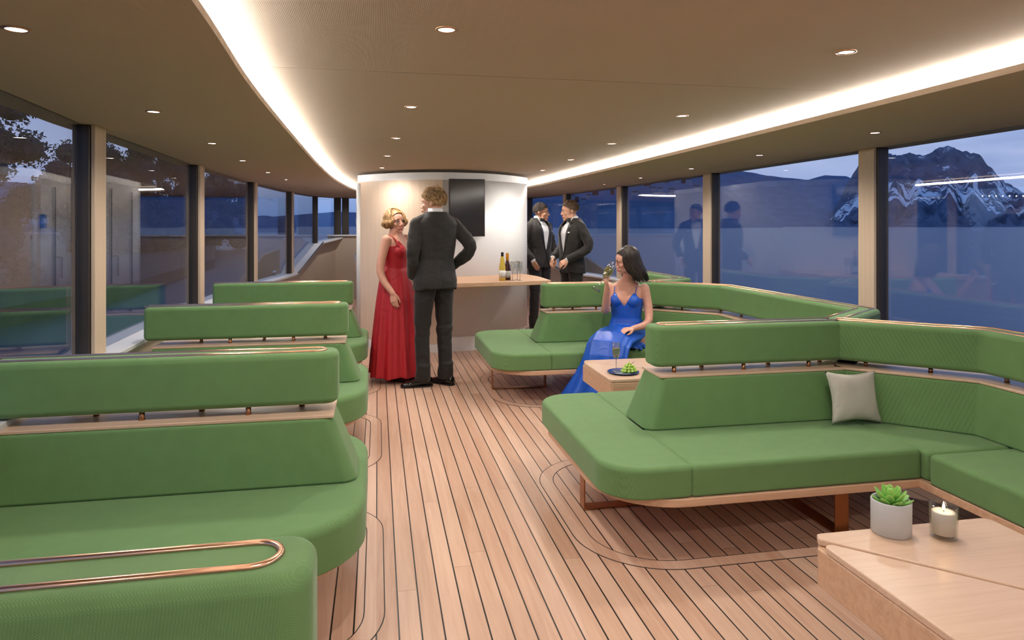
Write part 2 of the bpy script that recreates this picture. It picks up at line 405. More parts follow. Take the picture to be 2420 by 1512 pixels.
# aft wall behind the viewer
bm=B(); box(bm,-1.3,3.6,-4.6,-4.5,0,2.2); plain('wall_back', bm, M['oak_v'])['kind']='structure'
wi=0
def pane(a,b,z0,z1,name_i,side):
    a=Vector(a); b=Vector(b); d=(b-a).normalized(); n=Vector((-d.y,d.x))*.006
    q=[a-n,b-n,b+n,a+n]; bm=B()
    za0,zb0=z0
    loft(bm,[[(q[0].x,q[0].y,za0),(q[1].x,q[1].y,zb0),(q[2].x,q[2].y,zb0),(q[3].x,q[3].y,za0)],[(p.x,p.y,z1) for p in q]])
    return tag(plain('window_%d'%name_i,bm,M['glass']),'large %s glass pane with dusk outside and cabin reflections'%side,kind='structure')
for side,pts in (('left',HL),('right',HR)):
    for i in range(len(pts)-1):
        wi+=1; pane(pts[i],pts[i+1],(SL[i],SL[i+1]),CZ,wi,side)
wi+=1; pane((-.78,14.6),(2.70,14.6),(1.33,1.33),CZ,wi,'front')
ti=nb
def pillar(p, inward, ly=.165, dx=.065, z0=.7):
    global ti
    ti+=1; x,y=p; s=inward
    bm=B(); x0,x1=sorted((x+s*.012,x+s*dx)); box(bm,min(x+s*.045,x+s*(dx+.004)),max(x+s*.045,x+s*(dx+.004)),y-.0,y+ly,z0,CZ+.0)
    r=tag(plain('trim_%d'%ti,bm,M['pillar'],bevel=.004),'pale wood faced window pillar',kind='structure')
    b2=B(); box(b2,min(x-s*.05,x+s*.043),max(x-s*.05,x+s*.043),y-.012,y+ly-.02,z0,CZ); plain('mullion',b2,M['mullion'],r,bevel=.008)
for i in (1,2,3,4,5): pillar(HL[i],1)
pillar(HL[6],1,.14,z0=.68)
for i in (1,2,3,4,5): pillar(HR[i],-1,.17)
pillar(HR[6],-1,.14,z0=.68)
for p,z in ((HL[7],1.17),(HR[7],1.17)):
    ti+=1; bm=B(); box(bm,p[0]-.05,p[0]+.05,p[1]-.05,p[1]+.05,z,CZ); plain('trim_%d'%ti,bm,M['mullion'],bevel=.008)['kind']='structure'
for x in (-.72,2.62):
    ti+=1; bm=B(); box(bm,x-.16,x-.02,14.48,14.58,1.3,CZ); box(bm,x+.0,x+.14,14.50,14.58,1.3,CZ); plain('trim_%d'%ti,bm,M['mullion'],bevel=.01)['kind']='structure'
# inclined black rubber strip beside the raised side panels at the bow, steel cleats and side deck outside
for s,X,pts in ((1,-1,HL),(-1,1,HR)):
    a=Vector(pts[6]); b=Vector(pts[7]); off=Vector((s*.16,0))
    bm=B(); tube(bm,[(a.x+s*.155,a.y+.02,.715),(b.x+s*.155,b.y,1.195)],.012,n=8); ti+=1
    plain('trim_%d'%ti,bm,M['mullion'])['kind']='structure'
    x0,x1=sorted((pts[6][0]-s*.55,pts[6][0]-s*.14)); bm=B(); box(bm,x0,x1,10.8,15.2,-1.2,.575); ti+=1
    # outer bulwark, rising
    y0=10.8
    xo=pts[6][0]-s*.60
    loft(bm,[[(xo-.04,10.8,.3),(xo+.04,10.8,.3),(xo+.04,13.2,.3),(xo-.04,13.2,.3)],[(xo-.04,10.8,.60),(xo+.04,10.8,.60),(xo+.04,13.2,.98),(xo-.04,13.2,.98)]])
    loft(bm,[[(xo-.04,13.2,.3),(xo+.04,13.2,.3),(xo+.04,15.2,.3),(xo-.04,15.2,.3)],[(xo-.04,13.2,.98),(xo+.04,13.2,.98),(xo+.04,15.2,1.02),(xo-.04,15.2,1.02)]])
    tag(plain('trim_%d'%ti,bm,M['beige'],bevel=.01),'beige side deck and bulwark outside the bow windows',kind='structure')
    cl=empty('mooring_cleat',(pts[6][0]-s*.33,12.75,.575)); tag(cl,'polished steel mooring cleat outside the %s bow window'%('left' if s==1 else 'right'),'cleat')
    bm=B(); capsule(bm,[(0,-.16,.105),(0,-.05,.11),(0,.05,.11),(0,.16,.105)],[.022,.03,.03,.022]); obj('horn_bar',bm,M['chrome'],cl)
    for q in (-.06,.06): bm=B(); lathe(bm,[(.035,0),(.022,.02),(.018,.10)],0,q,16); obj('post',bm,M['chrome'],cl)
# ------------------------------------------------------------------ service core
core = [(-.20,11.0),(-.235,10.3),(-.24,9.0)]
# bulging front
import itertools
for k in range(0,25):
    t=k/24; x=-.24+2.19*t; y=8.86-.0-(.74*math.sin(math.pi*t)**.55 if False else .72*(1-abs(2*t-1)**2.3)); core.append((x,y - .0))
core += [(1.95,9.0),(1.94,10.3),(1.90,11.0),(1.5,11.35),(.85,11.45),(.2,11.35)]
def shift(poly, d):
    c=Vector((.855,9.8)); out=[]
    for p in poly:
        v=Vector(p)-c; out.append(tuple(c+v*(1+d/v.length)))
    return out
cr = empty('service_core',(0,0,0)); tag(cr,'rounded central cabin block faced in pale wood and white panels','cabin block')
cr['kind']='structure'; del cr['category']
bm=B(); prism(bm, shift(core,-.03), 0, .19); plain('skirting', bm, M['white'], cr)
bm=B(); prism(bm, core, .19, CZ-.0); pnl=obj('panel', bm, [M['white'],M['oak_v']], cr, smooth=False)
for p in pnl.data.polygons:
    c=p.center
    if abs(p.normal.z)<.5 and c.x<.745 and c.y<9.3 and c.x>-.238: p.material_index=1
    if abs(p.normal.z)<.5: p.use_smooth=True
bm=B(); prism(bm, shift(core,.006), 2.058, CZ+.055); plain('top_band', bm, M['white'], cr)
# raised skin of the wooden front goes down to a lower skirt
bm=B(); wf=[p for p in core if p[0]<.765 and p[1]<9.01]; wf2=shift(wf,.012); prism(bm, wf+wf2[::-1], .10, 2.058); wv=obj('wood_panel', bm, M['oak_v'], cr, smooth=False)
bm=B(); b0=shift(wf,.014); b1=shift(wf,.02); prism(bm,b0+b1[::-1],.0,.10); plain('skirting',bm,M['white'],cr)
# corner strip at the left edge
bm=B(); tube(bm,[(-.225,8.83,.0),(-.225,8.83,2.04)],.035,n=16); obj('edge_strip',bm,M['sill'],cr)
# wc door lines, handle, sign on the port side of the block
bm=B(); box(bm,-.262,-.246,9.55,9.556,.05,1.98); box(bm,-.262,-.246,10.4,10.406,.05,1.98); plain('door_1',bm,M['mullion'],cr)
bm=B(); tube(bm,[(-.25,9.65,1.12),(-.30,9.65,1.12),(-.30,9.65,.86)],.011); obj('door_handle',bm,M['chrome'],cr)
sg=empty('wc_sign',(-.262,9.05,1.56)); tag(sg,'small blue WC sign on the left side of the central cabin block','sign')
bm=B(); prism(bm, round_poly([(-.0925,-.08),(.0925,-.08),(.0925,.08),(-.0925,.08)],.012,4),0,.008)
M['sign']=mat('sign_blue',(.03,.13,.34,1),.4); o=obj('plate',bm,M['sign'],sg,smooth=False); o.rotation_euler=(R(90),0,R(-90))
cu=bpy.data.curves.new('lettering','FONT'); cu.body='WC'; cu.size=.085; cu.align_x='CENTER'; cu.align_y='CENTER'; cu.extrude=.002
_t=bpy.data.objects.new('t',cu); C.objects.link(_t); _m=bpy.data.meshes.new_from_object(_t.evaluated_get(bpy.context.evaluated_depsgraph_get())); bpy.data.objects.remove(_t)
to=bpy.data.objects.new('lettering',_m); C.objects.link(to); _m.materials.clear(); _m.materials.append(mat('sign_white',(.8,.8,.8,1),.5)); to.parent=sg; to.rotation_euler=(R(90),0,R(-90)); to.location=(-.0095,0,0)
# screen
tvp=Vector((.985,8.115)); 
tv=empty('wall_screen',(1.047,8.10,1.735),R(3)); tag(tv,'tall black display screen on the white front of the central block','screen')
bm=B(); box(bm,-.215,.215,-.03,.03,-.355,.33); plain('casing',bm,M['bezel'],tv,bevel=.004)
bm=B(); box(bm,-.206,.206,-.0335,-.029,-.345,.32); plain('display',bm,M['screen'],tv)
# counter
ct=empty('bar_counter',(0,0,0)); tag(ct,'pale oak bar counter shelf fixed to the white front of the central block','counter')
cpoly=[(.28,7.62),(.42,7.10),(1.70,7.33),(1.90,7.38),(1.90,8.02),(1.80,8.55),(1.4,8.35),(.6,8.25),(.3,8.3)]
bm=B(); prism(bm,round_poly(cpoly,[.15,.08,0,.02,.1,0,0,0,0],5),.855,.90); plain('countertop',bm,M['oak'],ct,bevel=.004)
# ------------------------------------------------------------------ downlights
lights_px=[('left window row',[(38,68),(363,263),(501,338),(573,379),(633,407),(676,424),(728,444),(815,463)],CZ),
 ('right window row',[(2068,313),(1795,366),(1634,398),(1514,420),(1428,435),(1329,451)],CZ),
 ('left middle row',[(1055,69),(972,252),(937,326),(916,368),(903,396),(891,416)],CZ2),
 ('right middle row',[(2000,122),(1612,273),(1445,339),(1348,377),(1282,402),(1237,421)],CZ2)]
ordn=['nearest','second','third','fourth','fifth','sixth','seventh','farthest']
LP=34.5
M['ring']=mat('copper_ring',(.55,.30,.17,1),.3,metal=1)
def downlight(p,label,W=LP,extra=False):
    e=empty('ceiling_downlight',p); tag(e,label,'ceiling light','recessed downlights')
    bm=B(); r0,r1=.038,.028
    rings=[]
    for r,z in ((r0,0.0),(r0,-.004),(r1+.002,-.005),(r1,-.001),(r1,.0)): rings.append([(r*math.cos(2*math.pi*i/28),r*math.sin(2*math.pi*i/28),z) for i in range(28)])
    loft(bm,rings,cap=False); obj('trim_ring',bm,M['ring'],e)
    bm=B(); lathe(bm,[(.028,-.0005),(.028,-.002)],n=28); obj('lens',bm,M['lens'],e,smooth=False)
    l=bpy.data.lights.new('spot','SPOT'); l.energy=W; l.color=(1,.92,.845); l.spot_size=R(162); l.spot_blend=.75; l.shadow_soft_size=.03
    lo=bpy.data.objects.new('spot',l); C.objects.link(lo); lo.parent=e; lo.location=(0,0,-.03)
for row,pp,z in lights_px:
    for i,(x,y) in enumerate(pp):
        w=at_z(x,y,z); nm='farthest' if i==len(pp)-1 else ordn[i]
        downlight(w,'round recessed downlight in the %s, %s one from the viewer'%(row,nm))
# the same rows go on above and behind the viewer
for x in (-1.15,3.1): downlight(Vector((x,-.4,CZ)),'round recessed downlight behind the viewer over the %s windows'%('left' if x<0 else 'right'))
for x in (.2,1.9):
    for y in (.4,-1.6): downlight(Vector((x,y,CZ2)),'round recessed downlight in the middle panel behind the viewer')
# ------------------------------------------------------------------ benches
SEAT=.44
def copper_loop(bm, path_poly, z, r=.0075):
    pts=[Vector((x,y,z)) for x,y in path_poly]; tube(bm, pts, r, n=8, closed=True)
def headrest(parent, path, hw=.085, z0=.745, z1=.965, endL=.05, endR=.05, label=None):
    loopL=endL>.031; loopR=endR>.031
    poly=offset_path(path,hw); n=len(path)
    rr=[0]*len(poly)
    rr[0]=rr[-1]=endL; rr[n-1]=rr[n]=endR
    for k in range(1,n-1): rr[k]=.06; rr[len(poly)-1-k]=.06
    pp=round_poly(poly,rr,6)
    bm=B(); soft_prism(bm,pp,z0,z1,.028,5); h=obj('headrest',bm,M['fabric'],parent,wn=True)
    def side(sg):
        off=offset_path(path,hw*.5); L=off[:n] if sg>0 else off[n:][::-1]
        return [Vector((x,y,0)) for x,y in L]
    A,Bq=side(1),side(-1); ra=.055+hw*.5
    e0=(Vector(path[1])-Vector(path[0])).normalized().to_3d(); e1=(Vector(path[-2])-Vector(path[-1])).normalized().to_3d()
    def trim(L,k,d): L[k]=L[k]+d
    for L in (A,Bq):
        if loopL: trim(L,0,e0*ra)
        if loopR: trim(L,-1,e1*ra)
    def arc(p,q,out):
        c=(p+q)/2; r=(p-q).length/2; u=(p-c).normalized(); return [c+u*r*math.cos(math.pi*k/12)+out*r*math.sin(math.pi*k/12) for k in range(1,12)]
    runs=[]
    if loopL and loopR: runs=[A+arc(A[-1],Bq[-1],-e1)+Bq[::-1]+arc(Bq[0],A[0],-e0)+[A[0]]]
    elif loopL: runs=[A[::-1]+arc(A[0],Bq[0],-e0)+Bq]
    elif loopR: runs=[A+arc(A[-1],Bq[-1],-e1)+Bq[::-1]]
    else: runs=[A,Bq]
    bm=B()
    for r_ in runs: tube(bm,[(p.x,p.y,z1+.001) for p in r_],.0065,n=8)
    o=obj('piping',bm,M['copper'],h); o['label']='copper inlay loop'
    return h
def taper(parent, base, top, z0=SEAT, z1=.705, r=.02, name='backrest'):
    bm=B(); k=6
    zs=[0,.04,.3,.7,.94,1]; rings=[]
    for z in zs:
        ins = 1
        rings.append([(b[0]*(1-z)+t[0]*z, b[1]*(1-z)+t[1]*z, z0+(z1-z0)*z) for b,t in zip(base,top)])
    loft(bm,rings); return obj(name,bm,M['fabric'],parent,bevel=.022,seg=3)
def backrest(parent, path, hb=.175, ht=.135, endL=.09, endR=0, z1=.70):
    """lower upholstered wall along a path, wider at the foot; endL/endR: how far the top is pulled in"""
    n=len(path); b=offset_path(path,hb); t=offset_path(path,ht)
    v0=(Vector(path[1])-Vector(path[0])).normalized()*endL; v1=(Vector(path[-2])-Vector(path[-1])).normalized()*endR
    t[0]=tuple(Vector(t[0])+v0); t[-1]=tuple(Vector(t[-1])+v0); t[n-1]=tuple(Vector(t[n-1])+v1); t[n]=tuple(Vector(t[n])+v1)
    # rounded / chamfered free ends
    def cham(pl,c0,c1):
        rr=[0]*len(pl); rr[0]=rr[-1]=c0; rr[n-1]=rr[n]=c1; return rr
    b2=round_poly(b,cham(b,.06 if endL>0 else .0,.06 if endR>0 else 0),3); t2=round_poly(t,cham(t,.05 if endL>0 else 0,.05 if endR>0 else 0),3)
    return taper(parent,b2,t2,z1=z1)
def shelf(parent, path, hw=.13, z=.70, inL=.09, inR=0):
    p=[Vector(q) for q in path]; p[0]=p[0]+(p[1]-p[0]).normalized()*inL; p[-1]=p[-1]+(p[-2]-p[-1]).normalized()*inR
    bm=B(); prism(bm,offset_path([tuple(q) for q in p],hw),z,z+.014); return obj('shelf',bm,M['shelf'],parent,smooth=False,bevel=.003,seg=2)
def peg(parent,x,y,z0=.713,z1=.75):
    bm=B(); lathe(bm,[(.013,z0),(.011,z0+.01),(.011,z1)],x,y,14); obj('post',bm,M['bronze'],parent)
def cushion(parent, poly, rads, z0=.30, z1=SEAT, r=.024, name='seat_cushion'):
    rads=[max(q,r+.003) for q in rads]
    pp=round_poly(poly,rads,9); bm=B(); soft_prism(bm,pp,z0,z1,r,5,r2=.012); return obj(name,bm,M['fabric'],parent,wn=True)
def u_leg(parent, a, b, w=.075, h=.265, t=.008):
    a=Vector(a); b=Vector(b); d=(b-a).normalized(); n=Vector((-d.y,d.x))*w/2
    bm=B()
    def bar(p,q,z0,z1):
        pl=[p-n,q-n,q+n,p+n]; prism(bm,[tuple(v) for v in pl],z0,z1)
    bar(a,b,0.0015,t+.0015); bar(a,a+d*t,t,h); bar(b-d*t,b,t,h)
    return obj('leg',bm,M['bronze'],parent,smooth=False,bevel=.002,seg=2)
# --- left rows: one straight double sided bench each, fixed at the window wall
xr=[-.10,-.165,-.20,-.23]; se=[-.03,-.045,-.065,-.09]
lab=['green upholstered bench nearest the viewer on the left, with copper loop on its headrest','second green bench from the viewer on the left side','third green bench from the viewer on the left side','green bench farthest from the viewer on the left side']
for i,y in enumerate(LROW):
    e=empty('lounge_bench',(0,y,0)); tag(e,lab[i],'bench','green benches in rows along the left windows')
    xl=-1.44; xe=xr[i]; 
    cushion(e,[(xl-.02,-.655),(se[i],-.655),(se[i],.655),(xl-.02,.655)],[.02,.36,.36,.02],z0=.27,r=.035)
    bm=B(); prism(bm,round_poly([(xl,-.60),(se[i]-.05,-.60),(se[i]-.05,.60),(xl,.60)],[.02,.3,.3,.02],6),.235,.272); obj('frame',bm,M['oak'],e,smooth=False,bevel=.004)
    u_leg(e,(xl+.1,-.0),(xl+.55,-.0),h=.24); u_leg(e,(-.75,0),(-.4,0),h=.24)
    path=[(xl,0),(xe+.085,0)]
    backrest(e,path,endL=0,endR=.10); shelf(e,path,inL=0,inR=.10)
    headrest(e,[(xl-.07,0),(xe,0)],endL=.0301,endR=.055)
    k=0; x=xe-.16
    while x>xl+.1:
        peg(e,x,.045 if k%2==0 else -.055); x-=.205; k+=1
# --- right side islands
ilab=['green upholstered bench nearest on the right, partly behind the low oak table','green bench on the right with the pale pillow, second from the viewer','green bench on which the woman in the blue dress sits']
XW=3.12
for i,(y,dx) in enumerate(((RROW[0],0),(RROW[1],0),(RROW[2],.06))):
    if i==0: continue      # the island behind the near table lies outside the frame
    e=empty('lounge_bench',(dx,y,0)); tag(e,['','large green bench on the right holding the pale linen pillow','green bench on the right on which the woman in the blue dress sits'][i],'bench','green bench islands on the right side')
    xc=2.54-dx
    X0=.98 if i==1 else .885
    cushion(e,[(X0,-.69),(1.375,-.69),(1.375,.70),(X0,.70)],[.36,.014,.014,.30])
    cushion(e,[(1.364,-.69),(xc+.01,-.69),(xc+.01,-.10),(1.364,-.10)],[.014]*4)
    cushion(e,[(1.364,.10),(xc+.01,.10),(xc+.01,.70),(1.364,.70)],[.014]*4)
    bm=B(); fp=round_poly([(X0+.012,-.70),(2.60-dx,-.70),(2.60-dx,.71),(X0+.012,.71)],[.36,.0,.0,.32],9); prism(bm,fp,.262,.298); obj('frame',bm,M['oak'],e,smooth=False,bevel=.004)
    u_leg(e,(X0+.09,0),(X0+.60,0)); u_leg(e,(2.22-dx,-.55),(2.22-dx,.55))
    path=[(1.36,0),(2.555-dx,0)]
    backrest(e,path,endL=.10); shelf(e,path,inL=.10); headrest(e,[(1.445,0),(2.575-dx,0)],endL=.055,endR=.0301)
    for k,px in enumerate((1.57,1.78,1.98,2.19,2.38,2.52)): peg(e,px-dx*.3,(-.055,.045)[k%2])
# --- benches along the right windows: diagonal corner, straight run, diagonal corner
def window_bench(y0,y1,label,first=False,last=False,dxf=0.0,dxn=0):
    """from island centre y0 (near) to island centre y1 (far)"""
    e=empty('window_bench',(0,0,0)); tag(e,label,'bench','green benches along the right windows')
    g=.016
    path=[]
    if not first: path += [(2.575+g,y0+.02),(2.86+.0,y0+.20)] if False else [(2.60,y0+.03)]
    if not first: path += [(XW,y0+.42)]
    else: path += [(XW,y0)]
    if not last: path += [(XW,y1-.50),(2.575+g+dxf,y1-.0)]
    else: path += [(XW,y1)]
    hp=list(path)
    backrest(e,hp,hb=.15,ht=.115,endL=0,endR=0,z1=.70); shelf(e,hp,hw=.115,inL=0)
    headrest(e,hp,hw=.085,endL=.0301,endR=.0301 if not last else .05)
    # seats
    xi=2.54
    ys=y0+.69 if not first else y0; ye=y1-.69 if not last else y1
    if not last: cushion(e,[(xi+.004,ye),(xi+.004,ye-.03),(xi+.05,ye-.055),(XW-.05,ye-.055),(XW-.05,y1-.55),(2.62,y1-.12),(xi+.004,y1-.12)],[.012]*7)
    if not first: cushion(e,[(xi+.004,y0+.12),(2.66,y0+.12),(XW-.05,y0+.50),(XW-.05,ys+.055),(xi+.05,ys+.055),(xi+.004,ys+.03),(xi+.004,ys)],[.012]*7)
    a=ys+(.06 if not first else 0); b=ye-(.06 if not last else 0)
    cushion(e,[(xi-.02,a),(XW-.05,a),(XW-.05,b),(xi-.02,b)],[.014]*4)
    bm=B(); prism(bm,[(2.603,y0+(.12 if not first else 0)),(XW+.1,y0+(.5 if not first else 0)),(XW+.1,y1-(.5 if not last else 0)),(2.603,y1-(.12 if not last else 0))],.262,.298)
    box(bm,2.52,2.603,a-.06 if not first else a,b+.06 if not last else b,.262,.298)
    obj('frame',bm,M['oak'],e,smooth=False,bevel=.003)
    ym=(y0+y1)/2; u_leg(e,(2.66,ym+.45),(3.1,ym+.45)); u_leg(e,(2.66,ym-.45),(3.1,ym-.45))
    L=resample(hp,.05,closed=False); k=0; acc=.12
    tot=0
    for p,q in zip(L[:-1],L[1:]):
        tot+=(q-p).length
        if tot>=acc: peg(e,q.x+(.03 if k%2 else -.03)*0,q.y); acc+=.34; k+=1
    return e
window_bench(-.3,RROW[1],'green bench turning the corner along the right windows, nearest the viewer',first=True)
window_bench(RROW[1],RROW[2],'green bench along the right windows between the two island benches',dxf=.0)
window_bench(RROW[2],8.0,'green bench along the right windows behind the woman in the blue dress',last=True)
# --- tables
def table(name,x,y,w,d,label,z=.48,th=.145):
    e=empty(name,(x,y,0)); tag(e,label,'table','low oak tables in the right booths')
    # folding top: lower leaf plate (chamfered) and a triangular leaf above along a diagonal seam
    bm=B(); prism(bm,round_poly([(0,0),(w,0),(w,d),(.04,d),(0,d-.05)],[.03,.03,.03,.015,.02],4),z-th,z-.0235); obj('body',bm,M['oak'],e,smooth=False,bevel=.006)
    g=.004
    bm=B(); prism(bm,round_poly([(0,0),(w-.045,0),(0,d-.045)],[.03,.02,.022],5),z-.022,z); obj('leaf',bm,M['shelf'],e,smooth=False,bevel=.005)
    bm=B(); prism(bm,round_poly([(w,-.0),(w,d),(.032,d),(.012,d-.036),(w-.028,-.0)],[.01,.035,.014,.012,.01],5),z-.022,z); obj('leaf',bm,M['shelf'],e,smooth=False,bevel=.005)
    bm=B(); prism(bm,round_poly([(w*.32,d*.3),(w*.68,d*.3),(w*.68,d*.7),(w*.32,d*.7)],.03,4),.0145,z-th+.01); obj('pedestal',bm,M['bronze'],e,smooth=False)
    bm=B(); prism(bm,round_poly([(w*.22,d*.18),(w*.78,d*.18),(w*.78,d*.82),(w*.22,d*.82)],.03,4),.0015,.0145); obj('base',bm,M['bronze'],e,smooth=False)
    return e
table('coffee_table',1.40,1.33,.70,.70,'low oak table with folding leaves at the lower right holding the succulent and candle')
table('coffee_table',1.52,4.33,.74,.67,'low oak table in front of the woman in blue, holding plate and flute')
# ------------------------------------------------------------------ small things
M['linen']=weave('linen',(.52,.49,.42,1),scale=330,amt=.14,bump=.5)
def pillow(loc,rz,tilt,w=.255,h=.255,t=.09):
    N=22; bm=B(); 
    def P(u,v,s):
        e=(1-abs(u)**2.6)*(1-abs(v)**2.6); edge=max(abs(u),abs(v))
        pin=1-.15*(1-abs(u)**1.6)*(abs(v)**2) ; pin2=1-.15*(1-abs(v)**1.6)*(abs(u)**2)
        wr=.006*mnoise.noise(Vector((u*3.1,v*3.1,s*2)))*edge
        return Vector((u*w/2*pin2, s*(t/2*max(0,e)**.55+wr*(1 if edge<.98 else 0)), v*h/2*pin))
    for s in (-1,1):
        vs=[[bm.verts.new(P(-1+2*i/N,-1+2*j/N,s)) for i in range(N+1)] for j in range(N+1)]
        for j in range(N):
            for i in range(N): bm.faces.new((vs[j][i],vs[j][i+1],vs[j+1][i+1],vs[j+1][i]))
    bmesh.ops.remove_doubles(bm,verts=bm.verts,dist=.0004)
    o=obj('throw_pillow',bm,M['linen']); o.location=loc; o.rotation_euler=(tilt,0,rz); return o
tag(pillow((2.515,3.25,.582),R(-6),R(-14),w=.285,h=.275),'small square pale beige linen pillow leaning in the bench corner','pillow')
# succulent
p=at_z(2130,1272,.48); e=empty('potted_succulent',(p.x,p.y+.045,.48)); tag(e,'bright green rosette succulent in a pale grey cylindrical pot','plant')
M['pot']=vary(mat('grey_pot',(.46,.46,.45,1),.55),nscale=12,amt=.04); M['soil']=mat('soil',(.03,.02,.012,1),.95)
bm=B(); lathe(bm,[(.057,0),(.061,.004),(.0615,.108),(.0595,.111),(.055,.110),(.0545,.095),(.0,.095)],n=48); obj('pot',bm,M['pot'],e)
bm=B(); lathe(bm,[(.054,.090),(.054,.098),(.01,.101)],n=24); obj('soil',bm,M['soil'],e)
def succ_mat():
    m=mat('succulent_green',(.20,.46,.09,1),.42,Subsurface_Weight=.1); return vary(m,nscale=25,amt=.22)
M['succ']=succ_mat(); bm=B()
def leaf(bm,az,tilt,L,W,base=(0,0,.10)):
    rot=Matrix.Rotation(az,3,'Z')@Matrix.Rotation(-tilt,3,'Y')
    rings=[]; n=9
    for t in [0,.12,.28,.45,.6,.74,.86,.95,1.0]:
        w=W*(.35+1.35*t*(1-t)**.0*(1 if t<.6 else max(.02,(1-((t-.6)/.4)**1.7))) )*.62; th=.0065*(1-t**3)+.0006
        cz=.010*math.sin(t*math.pi)*-.6+.012*t*t
        rings.append([Vector(base)+rot@Vector((L*t, w*math.cos(a), cz+th*math.sin(a)+.18*w*abs(math.cos(a))**2)) for a in [2*math.pi*k/n for k in range(n)]])
    loft(bm,rings)
for ring,(cnt,tilt,L,W,z) in enumerate(((7,R(12),.066,.019,.098),(7,R(28),.060,.020,.104),(6,R(45),.050,.018,.108),(5,R(62),.038,.014,.110),(4,R(78),.026,.009,.112))):
    for k in range(cnt): leaf(bm,2*math.pi*(k+ring*.45)/cnt+random.uniform(-.1,.1),tilt+random.uniform(-.08,.08),L*random.uniform(.93,1.07),W,(0,0,z))
obj('rosette',bm,M['succ'],e)
# candle
p=at_z(2248,1279,.48); e=empty('glass_candle',(p.x,p.y+.03,.48)); tag(e,'lit white candle in a clear glass tumbler beside the succulent','candle')
M['cg']=thin_glass('tumbler_glass',(.96,.96,.94,1),.06)
bm=B(); lathe(bm,[(.030,0),(.039,.002),(.0405,.012),(.042,.106),(.0405,.1075),(.039,.106),(.037,.014),(.0,.012)],n=48); obj('tumbler',bm,M['cg'],e)
wax=mat('wax',(.80,.74,.66,1),.5,Subsurface_Weight=.4); wax.node_tree.nodes['Principled BSDF'].inputs['Subsurface Radius'].default_value=(.02,.01,.006)
bm=B(); lathe(bm,[(.032,.014),(.0345,.017),(.0345,.083),(.033,.086),(.022,.0835),(.0,.083)],n=40); obj('wax',bm,wax,e)
bm=B(); tube(bm,[(0,0,.082),(.0005,0,.094)],.0011,n=6); obj('wick',bm,M['soil'],e)
bm=B(); lathe(bm,[(.0008,.091),(.0035,.095),(.0042,.100),(.003,.107),(.0012,.114),(.0003,.118)],n=14); obj('flame',bm,emit('flame',(1,.62,.25),28),e)
l=bpy.data.lights.new('flame_light','POINT'); l.energy=.10; l.color=(1,.6,.28); l.shadow_soft_size=.006; lo=bpy.data.objects.new('flame_light',l); C.objects.link(lo); lo.parent=e; lo.location=(0,0,.108)
# flutes
M['flute']=thin_glass('flute_glass',(.93,.94,.93,1),.09); M['stemg']=thin_glass('stem_glass',(.72,.74,.73,1),.30); M['wine']=mat('sparkling_wine',(.95,.80,.25,1),.05,Transmission_Weight=.9,IOR=1.1)
def flute(loc,label,wine=0,h=.205,group=None,rot=None,sc=1.0):
    e=empty('champagne_flute',loc); tag(e,label,'glass',group); e.scale=(sc,sc,sc)
    bm=B(); lathe(bm,[(.0035,.085),(.010,.092),(.019,.105),(.0255,.130),(.0270,.150),(.0245,.205),(.0238,.205),(.0262,.150),(.0247,.131),(.018,.107),(.009,.095),(.0,.093)],n=28); obj('bowl',bm,M['flute'],e)
    bm=B(); lathe(bm,[(.0045,.003),(.0030,.012),(.0026,.05),(.0036,.088)],n=12); obj('stem',bm,M['stemg'],e)
    bm=B(); lathe(bm,[(.031,0),(.031,.0012),(.010,.004),(.0045,.006)],n=28); obj('foot',bm,M['stemg'],e)
    if wine:
        pr=[(.0,.0945),(.0085,.0965),(.0172,.108),(.0240,.131),(.0255,.150)]; pr=[(max(r-.0006,.0003),z) for r,z in pr if z<wine]+[(.0250 if wine<.16 else .0245,wine)]
        bm=B(); lathe(bm,pr,n=24); obj('wine',bm,M['wine'],e)
    if rot is not None: e.rotation_mode='QUATERNION'; e.rotation_quaternion=rot
    return e
p=at_z(1473,881,.48)
pl=empty('serving_plate',(p.x,p.y,.48)); tag(pl,'round blue rimmed plate under the grapes on the low table','plate')
M['plate']=mat('blue_plate',(.03,.07,.22,1),.12); M['platew']=mat('silver_plate_middle',(.55,.60,.68,1),.1,metal=.6)
bm=B(); lathe(bm,[(.055,0),(.07,.001),(.108,.010),(.110,.012),(.107,.0125),(.072,.0045),(.0,.004)],n=56); obj('rim',bm,M['plate'],pl)
bm=B(); lathe(bm,[(.066,.0042),(.066,.0050),(.0,.0052)],n=48); obj('well',bm,M['platew'],pl)
flute((p.x-.045,p.y+.02,.4852),'half full champagne flute standing on the blue plate by the grapes',wine=.165,h=.205)
M['grape']=mat('green_grape',(.42,.60,.12,1),.25,Subsurface_Weight=.3); M['grape'].node_tree.nodes['Principled BSDF'].inputs['Subsurface Radius'].default_value=(.01,.01,.004)
gb=empty('grape_bunch',(p.x+.035,p.y-.02,.4865)); tag(gb,'bunch of green grapes lying on the blue plate','grapes')
bm=B(); ellipsoid(bm,(0,0,0),(.0105,.0105,.012),n=14,m=9); g0=obj('grape',bm,M['grape'],gb)
cells=[]; 
for z,rad,cnt in ((.012,.042,12),(.0125,.020,6),(.029,.034,10),(.031,.012,4),(.046,.020,6),(.059,.004,1)):
    for k in range(cnt):
        a=2*math.pi*(k+z*30)/cnt; cells.append((rad*1.15*math.cos(a)+random.uniform(-.002,.002),rad*.85*math.sin(a)+random.uniform(-.002,.002),z+random.uniform(-.002,.002)))
for k,c in enumerate(cells):
    g=g0 if k==0 else g0.copy()
    if k: C.objects.link(g); g.parent=gb
    g.location=c; g.rotation_euler=(random.random(),random.random(),0)
M['stalk']=mat('stalk',(.16,.09,.04,1),.7)
